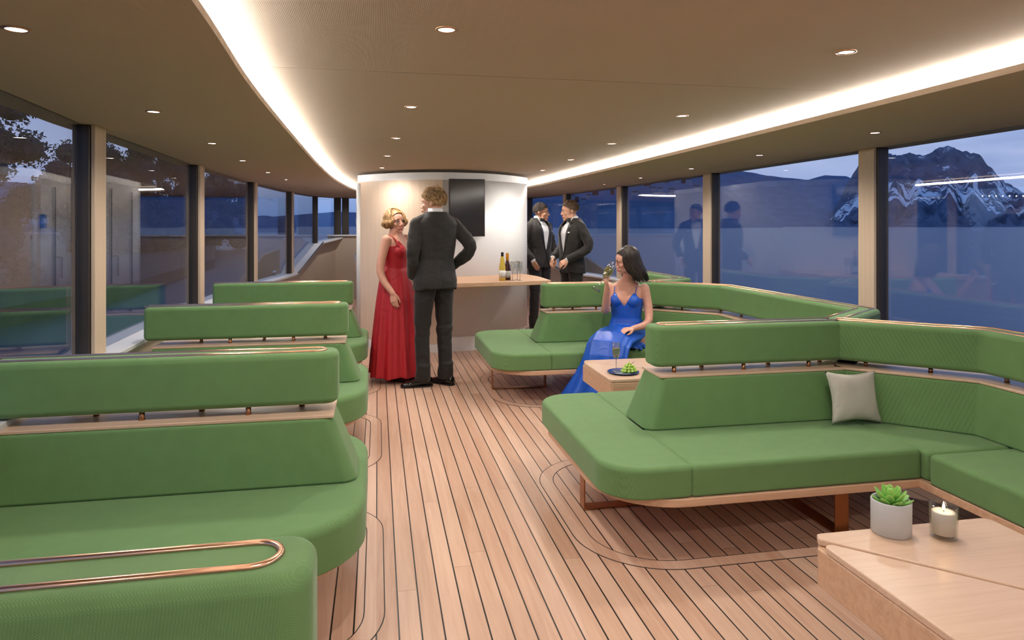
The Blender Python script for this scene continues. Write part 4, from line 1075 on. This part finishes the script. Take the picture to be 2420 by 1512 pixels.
M['iris_brown']=mat('iris_brown',(.03,.015,.008,1),.1); M['iris_blue']=mat('iris_blue',(.05,.09,.13,1),.1); M['lip_m']=mat('lip_male',(.42,.17,.12,1),.5); M['lip_f']=mat('lip_female',(.50,.08,.07,1),.35)
sk_fair=skin('fair_skin',(.62,.34,.23,1)); sk_tan=skin('tan_skin',(.50,.26,.155,1)); sk_pink=skin('rosy_skin',(.64,.33,.235,1))
h_blond=hairmat('dark_blond_hair',(.22,.125,.055,1),(.58,.38,.18,1)); h_brown=hairmat('brown_hair',(.07,.042,.025,1),(.16,.10,.06,1)); h_black=hairmat('near_black_hair',(.012,.008,.006,1),(.030,.019,.014,1)); h_honey=hairmat('honey_blond_hair',(.20,.105,.04,1),(.55,.34,.15,1))
STD=[((-.085,.0,.90),(-.10,-.01,.50),(-.105,.01,.10)),((.085,.0,.90),(.10,-.01,.50),(.105,.01,.10))]
# man seen from behind, head turned left
man((.53,6.46,0),R(203),'blond man in charcoal tuxedo seen from behind, beside the woman in red',
    (.012,-.018,1.716,R(42),R(1)),
    [(1,(.232,.045,1.165),(.178,-.07,.945),(-.35,-.35,-.85),(.9,-.2,.2),-1,.3),(-1,(-.295,.115,1.20),(-.20,-.085,1.02),(.25,-.55,-.8),(-.8,.2,.2),1,.3)],
    [(.110,-.03,R(74)),(-.110,.02,R(20))],
    [((-.085,.0,.90),(-.10,-.01,.50),(-.095,.03,.10)),((.085,.0,.90),(.11,-.02,.50),(.115,.01,.10))],
    sk_fair,h_blond,lambda e,c,H,s,m,sd: hair_short(e,c,H,s,m,sd,top=.044,messy=.20,side=.016,n=4200),s=1.078,seed=3,iris=M['iris_blue'])
man((2.30,9.62,0),R(33),'dark haired man in black tuxedo half hidden behind the central block',
    (.010,-.030,1.70,R(28),R(3)),
    [(1,(.285,.035,1.17),(.215,-.09,.955),(-.3,-.3,-.9),(.9,-.1,.2),-1,.3),(-1,(-.285,.035,1.17),(-.215,-.09,.955),(.3,-.3,-.9),(-.9,-.1,.2),1,.3)],
    [(-.11,.0,R(-12)),(.12,-.06,R(15))],STD,sk_tan,h_black,lambda e,c,H,s,m,sd: hair_short(e,c,H,s,m,sd,top=.024,messy=.05,side=.007,n=2400),s=1.068,seed=5)
man((2.50,8.62,0),R(-72),'brown haired man in black tuxedo with white pocket square behind the far bench',
    (.0,-.035,1.70,R(-22),R(6)),
    [(1,(.265,.060,1.17),(.150,-.165,1.015),(-.35,-.75,-.50),(.55,-.5,.65),-1,.45),(-1,(-.265,.03,1.17),(-.12,-.20,1.03),(.5,-.6,-.5),(-.5,-.4,.65),1,.45)],
    [(-.10,.0,R(-10)),(.10,.0,R(10))],STD,sk_fair,h_brown,lambda e,c,H,s,m,sd: hair_short(e,c,H,s,m,sd,top=.026,messy=.08,side=.006,n=2400),s=1.058,seed=8)
# ---- women
def woman_body(e,s,hc,H,arms,legs,skinm,bust=True,hs=.97,rot=0,org=(0,0,0),legr=(.078,.060,.048,.044,.030),vox=.005):
    bm=B(); torso(bm,FEM,.76,1.385,s=s,rot=rot,org=org); skull(bm,hc,H,hs*s,fem=True)
    rr=lambda p: V(org)+rz2(V(p)*s,rot)
    nb=hc+H@V((0,.022,-.060))*hs; capsule(bm,[rr((0,.022,1.31)),rr((0,.018,1.36)).lerp(nb,.35),nb],[.052*s,.047*s,.047*s],n=18)
    for sd in (-1,1): ellipsoid(bm,rr((sd*.068,-.066,1.185)),[.060*s,.052*s,.056*s],n=18,m=12)
    for sd,shp,el,wr,hdir,hup,th,cu,cs in arms:
        arm(bm,V(shp),V(el),V(wr),[.045*s,.041*s,.036*s,.030*s,.0235*s]); hand(bm,wr,hdir,hup,th,cu,s=.90*s,curls=cs)
    for hp,kn,an in legs: leg(bm,V(hp),V(kn),V(an),[q*s for q in legr])
    return bake('body',bm,skinm,e,vox,3)
def satin(name,col,rough=.35,sheen=0):
    m=mat(name,col,rough,sheen=sheen,spec=.5); return creased(m,9,.012,.35)
M['red']=satin('red_crepe',(.36,.004,.012,1),.6,0); M['blue']=satin('blue_satin',(.006,.085,.50,1),.36)
# woman in red
s=1.0; hr=R(14)
e=empty('person',(.19,6.80,0),R(58)); tag(e,'smiling woman with short blond hair in a long sleeveless red dress','person')
hc=V((.0,.018,1.538)); H=head_rot(R(-26),R(-4),R(-4)); S=1.06
RA=(-1,(-.168*S,.012,1.295*S),(-.235,.045,1.07),(-.225,-.085,.865),(.02,-.18,-.98),(-.95,-.15,.0),-1,.22,None)
LA=(1,(.168*S,.012,1.295*S),(.235,.035,1.07),(.215,-.09,.865),(-.02,-.25,-.95),(.95,-.15,.0),1,.25,None)
woman_body(e,S,hc,H,[RA,LA],[((-.08,.01,.80),(-.085,-.01,.50),(-.06,.03,.115)),((.08,.01,.80),(.085,-.01,.50),(.06,.03,.115))],sk_pink)
def dress_top(e,m,S,zt_front,rot=0,org=(0,0,0),z0=1.00,vdeep=.11,name='dress',extra=None,strapw=.016,side_z=1.235):
    """bodice: offset torso plus bust, cut to a V neckline"""
    bm=B(); torso(bm,FEM,z0-.06,1.33,off=.009,s=S,rot=rot,org=org)
    rr=lambda p: V(org)+rz2(V(p)*S,rot)
    for sd in (-1,1): ellipsoid(bm,rr((sd*.068,-.067,1.185)),[.066*S,.058*S,.060*S],n=20,m=14)
    if extra: extra(bm)
    return bm,rr
bm,rr=dress_top(e,M['red'],S,1.2)
# skirt with folds
rings=[]; K=30; rnd=random.Random(4)
for k in range(K+1):
    t=k/K; z=(1.04-.985*t)*S-.0; w,d,y=interp(FEM,max(.80,z/S)) if z/S>.84 else (0,0,0)
    fl=min(1,max(0,(1.04*S-z)/(.98*S)))
    rx=.134*S+.130*fl**.52+.02*fl; ry=.106*S+.112*fl**.52+.03*fl
    ring=[]
    for i in range(96):
        a=2*math.pi*i/96
        f=((1-2*abs(math.sin(a*6.0+.7+fl*.3)))*.55+math.sin(a*17+fl)*.35+math.sin(a*5)*.25)*(.006+.125*fl**.85)
        zz=z+(.012*math.sin(a*7) if k==K else 0)
        ring.append(V(((rx*(1+f))*math.cos(a),.012+(ry*(1+f))*math.sin(a)-.01*fl,max(.045,zz))))
    rings.append(ring)
loft(bm,rings[::-1])
dr=bake('dress',bm,M['red'],e,.0062,2)
bmm=bmesh.new(); bmm.from_mesh(dr.data)
def cut(bmm,S,rot,org,vz=1.175,side=1.235,top=1.29,sw=.030,sx=.088,strap=True,back=1.20):
    kill=[]; inv=Matrix.Rotation(-rot,3,'Z')
    for f in bmm.faces:
        c=f.calc_center_median(); q=inv@(c-V(org))/S; z=q.z; x=abs(q.x)
        if z<1.06: continue
        if q.y<.0:
            vline=vz+(x/sx)*(top-vz) if x<sx else 9
            edge=side+(.085)*max(0,1-(abs(x-sx)/.065)) 
            if x<sx and z>vline: kill.append(f); continue
            if x>=sx and z>side+ (top-side)*max(0,1-(x-sx)/.05)**1.2: kill.append(f); continue
        else:
            if z>(back+(.03 if x>sx else 0)): kill.append(f); continue
        if z>top: kill.append(f)
    bmesh.ops.delete(bmm,geom=kill,context='FACES'); relax_edges(bmm,16)
cut(bmm,S,0,(0,0,0)); 
bmesh.ops.delete(bmm,geom=[f for f in bmm.faces if f.calc_center_median().z<.052 and f.normal.z<-.5],context='FACES')
bmm.to_mesh(dr.data); bmm.free(); so=dr.modifiers.new('t','SOLIDIFY'); so.thickness=.004; so.offset=0
def body_of(e): return [c for c in e.children if c.name.startswith('body')][0]
def hug_strap(e,dr,m,x0,x1,zf,zb,ctr,wd,th,rot=0,org=(0,0,0),S=1.0,o=.004):
    me=body_of(e).data; bv=BVHTree.FromPolygons([v.co.copy() for v in me.vertices],[tuple(p.vertices) for p in me.polygons])
    for sd in (-1,1):
        P=[]
        for k in range(25):
            t=k/24; a=R(-68)+R(250)*t; x=sd*(x0+(x1-x0)*math.sin(min(1,t*1.6)*math.pi/2))
            dr_=V((0,-math.cos(a+R(0)),math.sin(a))); c=V((x,.010,ctr))
            dirw=Matrix.Rotation(rot,3,'Z')@dr_; cw=V(org)+(Matrix.Rotation(rot,3,'Z')@c)*S
            h=bv.ray_cast(cw,dirw)
            if h[0] is None: continue
            z=(h[0].z-org[2])/S
            if (dr_.y<0 and z<zf) or (dr_.y>=0 and z<zb): continue
            P.append(h[0]+dirw*o)
        if len(P)<4: continue
        for _ in range(3): P=[P[0]]+[(P[i-1]+P[i]*2+P[i+1])/4 for i in range(1,len(P)-1)]+[P[-1]]
        bm=B(); fr=frames(P); rings=[]; xa=Matrix.Rotation(rot,3,'Z')@V((1,0,0))
        for p,(u,v) in zip(P,fr):
            t_=u.cross(v); n_=xa.cross(t_).normalized()
            rings.append([p+xa*wd*math.cos(q)+n_*th*math.sin(q) for q in [2*math.pi*k/10 for k in range(10)]])
        loft(bm,rings); obj('strap',bm,m,dr)
hug_strap(e,dr,M['red'],.080,.104,1.215,1.185,1.20,.019,.003,S=S)
M['redshoe']=mat('wine_red_shoe',(.09,.006,.012,1),.35)
for x,y,yw in ((-.06,-.01,R(-6)),(.065,.015,R(14))):
    o=shoe(e,(x,y-.0,.0),yw,M['redshoe'],s=.86); 
face_parts(e,hc,H,.97*S,M['iris_blue'],h_brown,M['lip_f'],smile=1)
hair_flow(e,hc,H,.99*S,h_honey,11,.075,n=520,part=-.35,vol=1.13,wave=.011,curl=.020,face=.66,thick=.0066)
# woman in blue, seated
BX,BY=2.20,5.83; e=empty('person',(BX,BY,0),R(-38)); tag(e,'dark haired woman in blue satin dress seated on the far bench sipping champagne','person')
S=1.0; org=(0,.0,-.345)      # pelvis lowered to the cushion
def loc_of(px,py,d):
    w=at_d(px,py,d); return Matrix.Rotation(R(38),3,'Z')@(w-V((BX,BY,0)))
hcw=loc_of(1480,617,6.05); hc=V((hcw.x,hcw.y,hcw.z)); H=head_rot(R(-54),R(13),R(2))
TR=R(6)
rr=lambda p: V(org)+rz2(V(p)*S,TR)
lsh=rr((.160,.012,1.29)); rsh=rr((-.160,.012,1.29))
l_el=loc_of(1533,757,6.02); l_wr=loc_of(1494,777,5.78); l_hd=(loc_of(1455,781,5.66)-l_wr)
r_el=loc_of(1430,733,6.02); r_wr=loc_of(1436,680,5.82); r_hd=(loc_of(1429,655,5.76)-r_wr)
right=V(( CA,-SA,0)); rlocal=Matrix.Rotation(R(38),3,'Z')@right; toward=Matrix.Rotation(R(38),3,'Z')@V((-SA,-CA,0))
arms=[(1,lsh,l_el,l_wr,l_hd,V((0,0,1))+toward*.3,-1,.30,None),(-1,rsh,r_el,r_wr,r_hd,(-rlocal*.8+toward*.35),-1,.6,[.55,.62,.60,.55])]
kL=V((.105,-.455,.52)); kR=V((-.085,-.475,.53)); 
woman_body(e,S,hc,H,arms,[((.085,.0,.50),kL,V((.07,-.52,.10))),((-.085,.0,.50),kR,V((-.09,-.56,.10)))],sk_pink,hs=.99,rot=TR,org=org)
bm,r2=dress_top(e,M['blue'],S,1.2,rot=TR,org=org,z0=1.0)
# seated skirt: rings along hips, thighs, knees, down to the floor
sp=[((0,.03,.545),(0,0,1),.150,.115,.0),((0,-.01,.56),(0,-.45,.9),.175,.115,.02),((0,-.10,.535),(0,-1,.35),.185,.100,.03),((0,-.22,.535),(0,-1,.05),.185,.096,.03),((0,-.34,.54),(0,-1,0),.185,.092,.03),((0,-.45,.535),(0,-1,-.3),.182,.092,.03),((0,-.535,.50),(0,-.75,-.8),.178,.088,.04),((-.005,-.575,.43),(0,-.25,-1),.175,.078,.05),((-.02,-.595,.32),(-.1,-.1,-1),.180,.078,.08),((-.05,-.615,.20),(-.15,-.1,-1),.195,.088,.11),((-.08,-.635,.09),(-.15,-.1,-1),.215,.100,.13),((-.10,-.645,.02),(-.1,-.05,-1),.232,.112,.14)]
rings=[]
for i,(c,d,rx,ry,fo) in enumerate(sp):
    d=V(d).normalized(); u=V((1,0,0)); u=(u-d*u.dot(d)).normalized(); v=d.cross(u)
    ring=[]
    for k in range(90):
        a=2*math.pi*k/90; f=(math.sin(a*9+i*.25)*.5+math.sin(a*15+i*.2)*.35+math.sin(a*6+1))*fo*1.5
        dip=1-.16*math.cos(a*2)**2*0
        f+=.35*fo*(1-2*abs(math.sin(a*5.5+i*.12))); ring.append(V(c)+u*rx*(1+f)*math.cos(a)+v*ry*(1+f)*math.sin(a))
    rings.append(ring)
loft(bm,rings)
# hip drape hanging beside the left thigh over the cushion edge
loft(bm,[[V((.10+.105*q,.02-.30*t+.006*math.sin(q*20),.50-.055*q*(1+.2*math.sin(t*17)))) for t in [k/14 for k in range(15)]]+[V((.10+.105*q,.02-.30*t,.455)) for t in [1-k/14 for k in range(15)]] for q in (0,.25,.5,.75,1.0)])
dr=bake('dress',bm,M['blue'],e,.0062,2)
bmm=bmesh.new(); bmm.from_mesh(dr.data)
cut(bmm,S,TR,org,vz=1.135,side=1.205,top=1.262,sx=.085,back=1.14)
bmm.to_mesh(dr.data); bmm.free(); so=dr.modifiers.new('t','SOLIDIFY'); so.thickness=.004; so.offset=0
hug_strap(e,dr,M['blue'],.078,.098,1.205,1.135,1.18,.0035,.0026,rot=TR,org=org,S=S,o=.006)
# waist seam band
bm=B(); w_=interp(FEM,1.005); 
rings=[ring_e(tuple(rr((0,w_[2],z))),(interp(FEM,z)[0]+.013)*S,(interp(FEM,z)[1]+.013)*S,TR,40,2.3) for z in (.995,1.0,1.008,1.013)]
loft(bm,rings,cap=False); obj('waistband',bm,M['blue'],dr)
face_parts(e,hc,H,.99*S,M['iris_brown'],h_black,M['lip_f'],smile=0,closed=sk_pink)
hair_flow(e,hc,H,1.0*S,h_black,21,.235,n=460,part=.2,vol=1.10,wave=.007,curl=.004,face=.60,thick=.0068,back=(.02,.05,-.0))
# the glass she holds
top=at_d(1450,623,5.74); bot=at_d(1409,684,5.66); ax=(top-bot).normalized()
q=V((0,0,1)).rotation_difference(ax)
flute(tuple(bot),'champagne flute tilted in the right hand of the woman in blue',wine=.165,rot=q,sc=(top-bot).length/.205)
# ------------------------------------------------------------------ outside
def water_mat():
    m=mat('fjord_water',(.016,.045,.11,1),.34,spec=.3); t=NT(m); tc=t.n('ShaderNodeTexCoord')
    mp=t.n('ShaderNodeMapping'); mp.inputs['Scale'].default_value=(.9,.25,1); mp.inputs['Rotation'].default_value=(0,0,R(20)); t.l(tc.outputs['Object'],mp.inputs[0])
    n=t.n('ShaderNodeTexNoise',Scale=1.1,Detail=5); t.l(mp.outputs[0],n.inputs[0]); bp=t.n('ShaderNodeBump',Strength=.12,Distance=.2); t.l(n.outputs[0],bp.inputs['Height']); t.l(bp.outputs[0],t.b.inputs['Normal']); return m
bm=B(); 
vs=[bm.verts.new(p) for p in ((-9000,-3000,-1.3),(9000,-3000,-1.3),(9000,12000,-1.3),(-9000,12000,-1.3))]; bm.faces.new(vs)
tag(plain('sea',bm,water_mat()),'calm dark blue fjord water',kind='structure')
def rock_mat():
    m=mat('mountain_rock',(.035,.052,.09,1),.95,spec=.1); t=NT(m)
    tc=t.n('ShaderNodeTexCoord'); at=t.n('ShaderNodeAttribute'); at.attribute_name='snow'
    mp=t.n('ShaderNodeMapping'); mp.inputs['Scale'].default_value=(1,1,.28); t.l(tc.outputs['Object'],mp.inputs[0]); n=t.n('ShaderNodeTexNoise',Scale=.009,Detail=9,Roughness=.72); t.l(mp.outputs[0],n.inputs[0])
    f=t.math('GREATER_THAN',t.math('ADD',at.outputs['Fac'],t.math('MULTIPLY',t.math('SUBTRACT',n.outputs[0],.5),2.6)),.55)
    mx=t.n('ShaderNodeMix'); mx.data_type='RGBA'; t.l(f,mx.inputs[0])
    rp=t.n('ShaderNodeValToRGB'); rp.color_ramp.elements[0].position=.35; rp.color_ramp.elements[1].position=.65; rp.color_ramp.elements[0].color=(.07,.10,.16,1); rp.color_ramp.elements[1].color=(.18,.22,.30,1); t.l(n.outputs[0],rp.inputs[0])
    t.l(rp.outputs[0],mx.inputs[6]); mx.inputs[7].default_value=(.92,.93,.95,1); t.l(mx.outputs[2],t.b.inputs['Base Color']); return m
def px_dir(px):  # horizontal direction through a pixel column
    k=(px-1210)/F; v=Vector((SA+k*CA, CA-k*SA)); return v
def ridge(name,prof,dist,label,m,rows=14,depth=900,snow=None,rough=18):
    """prof: (pixel column, pixel row of the crest)"""
    bm=B(); lay=None; cols=[]
    pts=[]
    for (x0,y0),(x1,y1) in zip(prof[:-1],prof[1:]):
        k=max(1,int(abs(x1-x0)/5)); pts+=[(x0+(x1-x0)*i/k,y0+(y1-y0)*i/k) for i in range(k)]
    pts.append(prof[-1]); sn=[]
    for px,py in pts:
        d=px_dir(px); H=EYE+(HZ-py)*dist/F+1.3; col=[]
        for r in range(rows+1):
            t=r/rows; dd=dist-depth*(1-t)
            z=-1.3+H*(t**1.15)*(dd/dist)
            nn=mnoise.fractal(Vector((px*.035,t*3,dist*.001)),.9,2.1,6)*rough*min(1,t*3)*(1-t*.6)
            z+=nn; dd+=mnoise.noise(Vector((px*.03,t*7,3)))*rough*2
            v=bm.verts.new((d.x*dd,d.y*dd,max(-1.4,z) if r else -1.5)); col.append(v); sn.append(snow(px,t) if snow else 0)
        v=bm.verts.new((d.x*(dist+depth),d.y*(dist+depth),-1.5)); col.append(v); sn.append(0)
        cols.append(col)
    for a,b in zip(cols[:-1],cols[1:]):
        for r in range(len(a)-1): bm.faces.new((a[r],b[r],b[r+1],a[r+1]))
    o=obj(name,bm,m,smooth=True); at=o.data.attributes.new('snow','FLOAT','POINT')
    for i,s in enumerate(sn): at.data[i].value=s
    tag(o,label,kind='structure'); return o
RK=rock_mat()
def snow1(px,t):
    y=1-t; s=0
    if .35<t<.68: s=.62-.9*abs(t-.50)
    if t>.68: s=.22
    if px>2330 and t>.5: s=.5
    return s
ridge('mountain',[(1960,512),(2000,440),(2030,385),(2060,372),(2100,366),(2140,366),(2180,364),(2205,360),(2225,350),(2240,348),(2265,352),(2300,358),(2320,372),(2345,395),(2375,435),(2420,450),(2470,462),(2600,480),(2900,500)],5200,'snow streaked dark mountain seen through the right window',RK,rows=26,depth=1800,snow=snow1,rough=85)
DH=vary(mat('distant_hill',(.15,.22,.34,1),1,spec=0),nscale=.01,amt=.15)
ridge('hill',[(1200,470),(1300,455),(1400,440),(1480,405),(1560,400),(1660,403),(1720,398),(1800,412),(1850,420),(1910,424),(1950,414),(2000,416),(2060,440),(2200,470),(2500,500)],7500,'dark blue distant hills across the fjord on the right',DH,rows=8,depth=1500,rough=12)
ridge('hill',[(300,520),(500,505),(640,512),(800,500),(900,505),(1000,498),(1200,505)],9000,'low dark blue hills ahead of the bow',DH,rows=6,depth=1500,rough=10)
ridge('hill',[(-900,330),(-500,360),(-200,400),(0,430),(150,440),(300,455),(430,470),(560,500),(700,525)],420,'dark wooded hill behind the trees on the left shore',vary(mat('hazy_wooded_hill',(.11,.155,.25,1),1,spec=0),nscale=.05,amt=.4),rows=8,depth=120,rough=3)  # hill colour has blue dusk haze painted into it
# trees on the left shore
LF=vary(mat('hazy_foliage',(.055,.075,.095,1),.9,spec=.1),nscale=2,amt=.4); BK=mat('bark',(.03,.022,.016,1),.9)  # leaf colour is lifted toward blue to stand in for evening haze
bm=B(); 
for k in range(40):
    pass
sh=[(-60,-20),(-24,-12),(-15,0),(-11.5,12),(-9.5,26),(-11,50),(-24,110),(-70,240),(-420,300),(-420,-20)]
prism(bm,sh,-1.6,-.75); tag(plain('shore',bm,vary(mat('shore_ground',(.035,.042,.055,1),.95),nscale=.6,amt=.4)),'dark grassy shore outside the left windows',kind='structure')
def tree(loc,h,r,label,seed,crown=None):
    rnd=random.Random(seed); e=empty('shore_tree',loc); tag(e,label,'tree','trees on the left shore')
    bm=B(); tube(bm,[(0,0,-.1),(.05*h*.1,0,h*.25),(0,.02*h,h*.5),(0,0,h*.8)],[h*.03,h*.024,h*.016,h*.006],n=8)
    for k in range(5):
        a=rnd.uniform(0,6.28); z=h*(.3+.09*k); tube(bm,[(0,0,z),(r*.5*math.cos(a),r*.5*math.sin(a),z+h*.13)],[h*.011,h*.004],n=6)
    obj('trunk',bm,BK,e)
    bm=B(); N=9000
    cl=[]
    for k in range(26):
        a=rnd.uniform(0,6.28); q=rnd.random()**.5; zz=rnd.uniform(.02,1); rr=r*(1-abs(zz-.45)*1.0)*q
        cl.append((rr*math.cos(a),rr*math.sin(a),h*zz*.93,r*rnd.uniform(.20,.30)))
    for k in range(N):
        c=cl[k%26]; d=Vector((rnd.gauss(0,1),rnd.gauss(0,1),rnd.gauss(0,1))).normalized()*c[3]*rnd.uniform(.6,1.08)
        p=Vector(c[:3])+d; s=h*.0075*rnd.uniform(.6,1.5)
        u=Vector((rnd.uniform(-1,1),rnd.uniform(-1,1),rnd.uniform(-1,1))).normalized(); v=u.orthogonal().normalized(); 
        w=u.cross(v)
        q=[bm.verts.new(p+u*s*1.6),bm.verts.new(p+v*s*.7+w*s*.2),bm.verts.new(p-u*s*1.6),bm.verts.new(p-v*s*.7+w*s*.2)]
        bm.faces.new(q)
    for c in cl: ellipsoid(bm,c[:3],(c[3]*.78,c[3]*.78,c[3]*.7),n=9,m=6)
    obj('crown',bm,LF,e,smooth=False)
def tree_px(px,top,base_d,r,label,seed):
    d=px_dir(px)*base_d; ztop=EYE+(HZ-top)*base_d/F; tree((d.x,d.y,-.78),(ztop+.78)*1.02,r,label,seed)
tree_px(-40,205,27,3.3,'huge dark tree crown outside the nearest left window',1)
tree_px(-200,190,27,4,'dark tree at the left edge outside the nearest left window',2)
for k,(px,top,dd,r) in enumerate(((165,335,60,4.2),(215,350,66,4),(285,330,58,4.4),(330,362,66,3.8),(372,352,62,3.6),(415,375,70,4),(450,385,74,4),(520,415,84,5))):
    tree_px(px,top,dd,r,'dark %s shore tree seen through the left windows, %s from the left'%(('broad','slim')[k%2],('first','second','third','fourth','fifth','sixth','seventh','eighth')[k]),10+k)
# wooden quay with timber edge
QY=vary(mat('quay_timber',(.10,.085,.075,1),.8),scale=(1,8,1),nscale=2,amt=.3)
qy=empty('quay',(0,0,0)); tag(qy,'weathered timber quay with raised edge beams outside the left windows','quay')
bm=B()
for k in range(46): box(bm,-8.2,-2.9,-2+k*.30,-2+k*.30+.28,-.60,-.55)
obj('decking',bm,QY,qy,smooth=False)
for x in (-8.1,-3.0): bm=B(); box(bm,x,x+.2,-2,11.8,-.55,-.35); obj('edge_beam',bm,QY,qy,smooth=False,bevel=.01)
for y in (-1,3,7,11): bm=B(); tube(bm,[(-5.5,y,-2.2),(-5.5,y,-.6)],.16,n=12); obj('pile',bm,QY,qy)
# hillside town far right of the bow
rnd=random.Random(5); HW=mat('house_white',(.33,.36,.45,1),.8); HR_=mat('house_red',(.14,.045,.045,1),.8); RF=mat('house_roof',(.04,.045,.07,1),.8); WL=emit('lit_window',(1,.7,.4),1.6)
for k in range(22):
    px=1350+k*14+rnd.uniform(-3,3); py=462-rnd.random()*34 if px>1400 else 480-rnd.random()*12; dd=1500+rnd.random()*100
    v=px_dir(px)*dd; z=EYE+(HZ-py)*dd/F; w=rnd.uniform(8,14); h=rnd.uniform(5,8)
    e=empty('hillside_house',(v.x,v.y,z),rnd.uniform(-.4,.4)-YAW); tag(e,'tiny %s house on the far hillside town, house %s from the bow side'%(('white','red')[k%3==1],['first','second','third','fourth','fifth','sixth','seventh','eighth','ninth','tenth','eleventh','twelfth','thirteenth','fourteenth','fifteenth','sixteenth','seventeenth','eighteenth','nineteenth','twentieth','next to last','last'][k]),'house','houses of the far hillside town')
    bm=B(); box(bm,-w/2,w/2,-4,4,-3,h); obj('wall',bm,HR_ if k%3==1 else HW,e,smooth=False)
    bm=B(); loft(bm,[[(-w/2-.5,-4.5,h),(-w/2-.5,4.5,h),(-w/2-.5,0,h+3)],[(w/2+.5,-4.5,h),(w/2+.5,4.5,h),(w/2+.5,0,h+3)]]); obj('roof',bm,RF,e,smooth=False)
ridge('hill',[(1240,520),(1330,470),(1400,428),(1470,412),(1560,405),(1640,412),(1700,440),(1780,490),(1850,520)],1640,'nearer wooded hillside under the far town',DH,rows=8,depth=90,rough=2)
for k in range(7):
    px=2322+k*16; v=px_dir(px)*4200; bm=B(); ellipsoid(bm,(0,0,0),(3.5,3.5,3.5),n=8,m=6); o=obj('shore_lamp',bm,emit('shore_lamp',(1,.85,.65),6),loc=(v.x,v.y,EYE+(HZ-463)*4200/F)); tag(o,'tiny warm shore light at the foot of the mountain',cat='street light',group='shore lights under the mountain')
# ------------------------------------------------------------------ sky
wd=bpy.data.worlds.new('dusk'); bpy.context.scene.world=wd; wd.use_nodes=True; nt=wd.node_tree; bg=nt.nodes['Background']
def N(t,**k):
    n=nt.nodes.new(t)
    for a,b in k.items():
        if a in n.inputs: n.inputs[a].default_value=b
        else: setattr(n,a,b)
    return n
tc=N('ShaderNodeTexCoord'); sp=N('ShaderNodeSeparateXYZ'); nt.links.new(tc.outputs['Generated'],sp.inputs[0])
rp=N('ShaderNodeValToRGB'); cr_=rp.color_ramp; cr_.elements[0].position=0; cr_.elements[0].color=(.055,.10,.22,1); cr_.elements[1].position=1; cr_.elements[1].color=(.03,.06,.16,1)
for p,c in ((.02,(.10,.15,.29,1)),(.09,(.20,.235,.36,1)),(.18,(.15,.20,.36,1)),(.35,(.07,.13,.30,1))):
    el=cr_.elements.new(p); el.color=c
nt.links.new(sp.outputs[2],rp.inputs[0])
mp=N('ShaderNodeMapping'); mp.inputs['Scale'].default_value=(1,1,4.5); nt.links.new(tc.outputs['Generated'],mp.inputs[0])
nz=N('ShaderNodeTexNoise',Scale=3.2,Detail=7,Roughness=.55); nt.links.new(mp.outputs[0],nz.inputs[0])
r2=N('ShaderNodeValToRGB'); r2.color_ramp.elements[0].position=.48; r2.color_ramp.elements[1].position=.68; nt.links.new(nz.outputs[0],r2.inputs[0])
mx=N('ShaderNodeMix'); mx.data_type='RGBA'; mx.inputs[7].default_value=(.085,.125,.25,1)
ml=N('ShaderNodeMath',operation='MULTIPLY'); ml.inputs[1].default_value=.75; nt.links.new(r2.outputs[0],ml.inputs[0]); nt.links.new(ml.outputs[0],mx.inputs[0]); nt.links.new(rp.outputs[0],mx.inputs[6]); nt.links.new(mx.outputs[2],bg.inputs[0]); bg.inputs[1].default_value=2.9
# ------------------------------------------------------------------ camera
cam=bpy.data.cameras.new('camera'); co=bpy.data.objects.new('camera',cam); C.objects.link(co)
co.location=(0,0,EYE); co.rotation_euler=(R(90),0,-YAW); cam.sensor_width=36; cam.lens=36*F/2420; cam.shift_y=(HZ-756)/2420; cam.clip_end=30000; cam.clip_start=.02
sc=bpy.context.scene; sc.camera=co
sc.view_settings.view_transform='Standard'; sc.view_settings.look='None'; sc.view_settings.exposure=0; sc.view_settings.gamma=1
sc.cycles.max_bounces=8; sc.cycles.diffuse_bounces=5; sc.cycles.transparent_max_bounces=16; sc.cycles.sample_clamp_indirect=4; sc.cycles.caustics_reflective=False; sc.cycles.caustics_refractive=False
sc.cycles.use_denoising=True
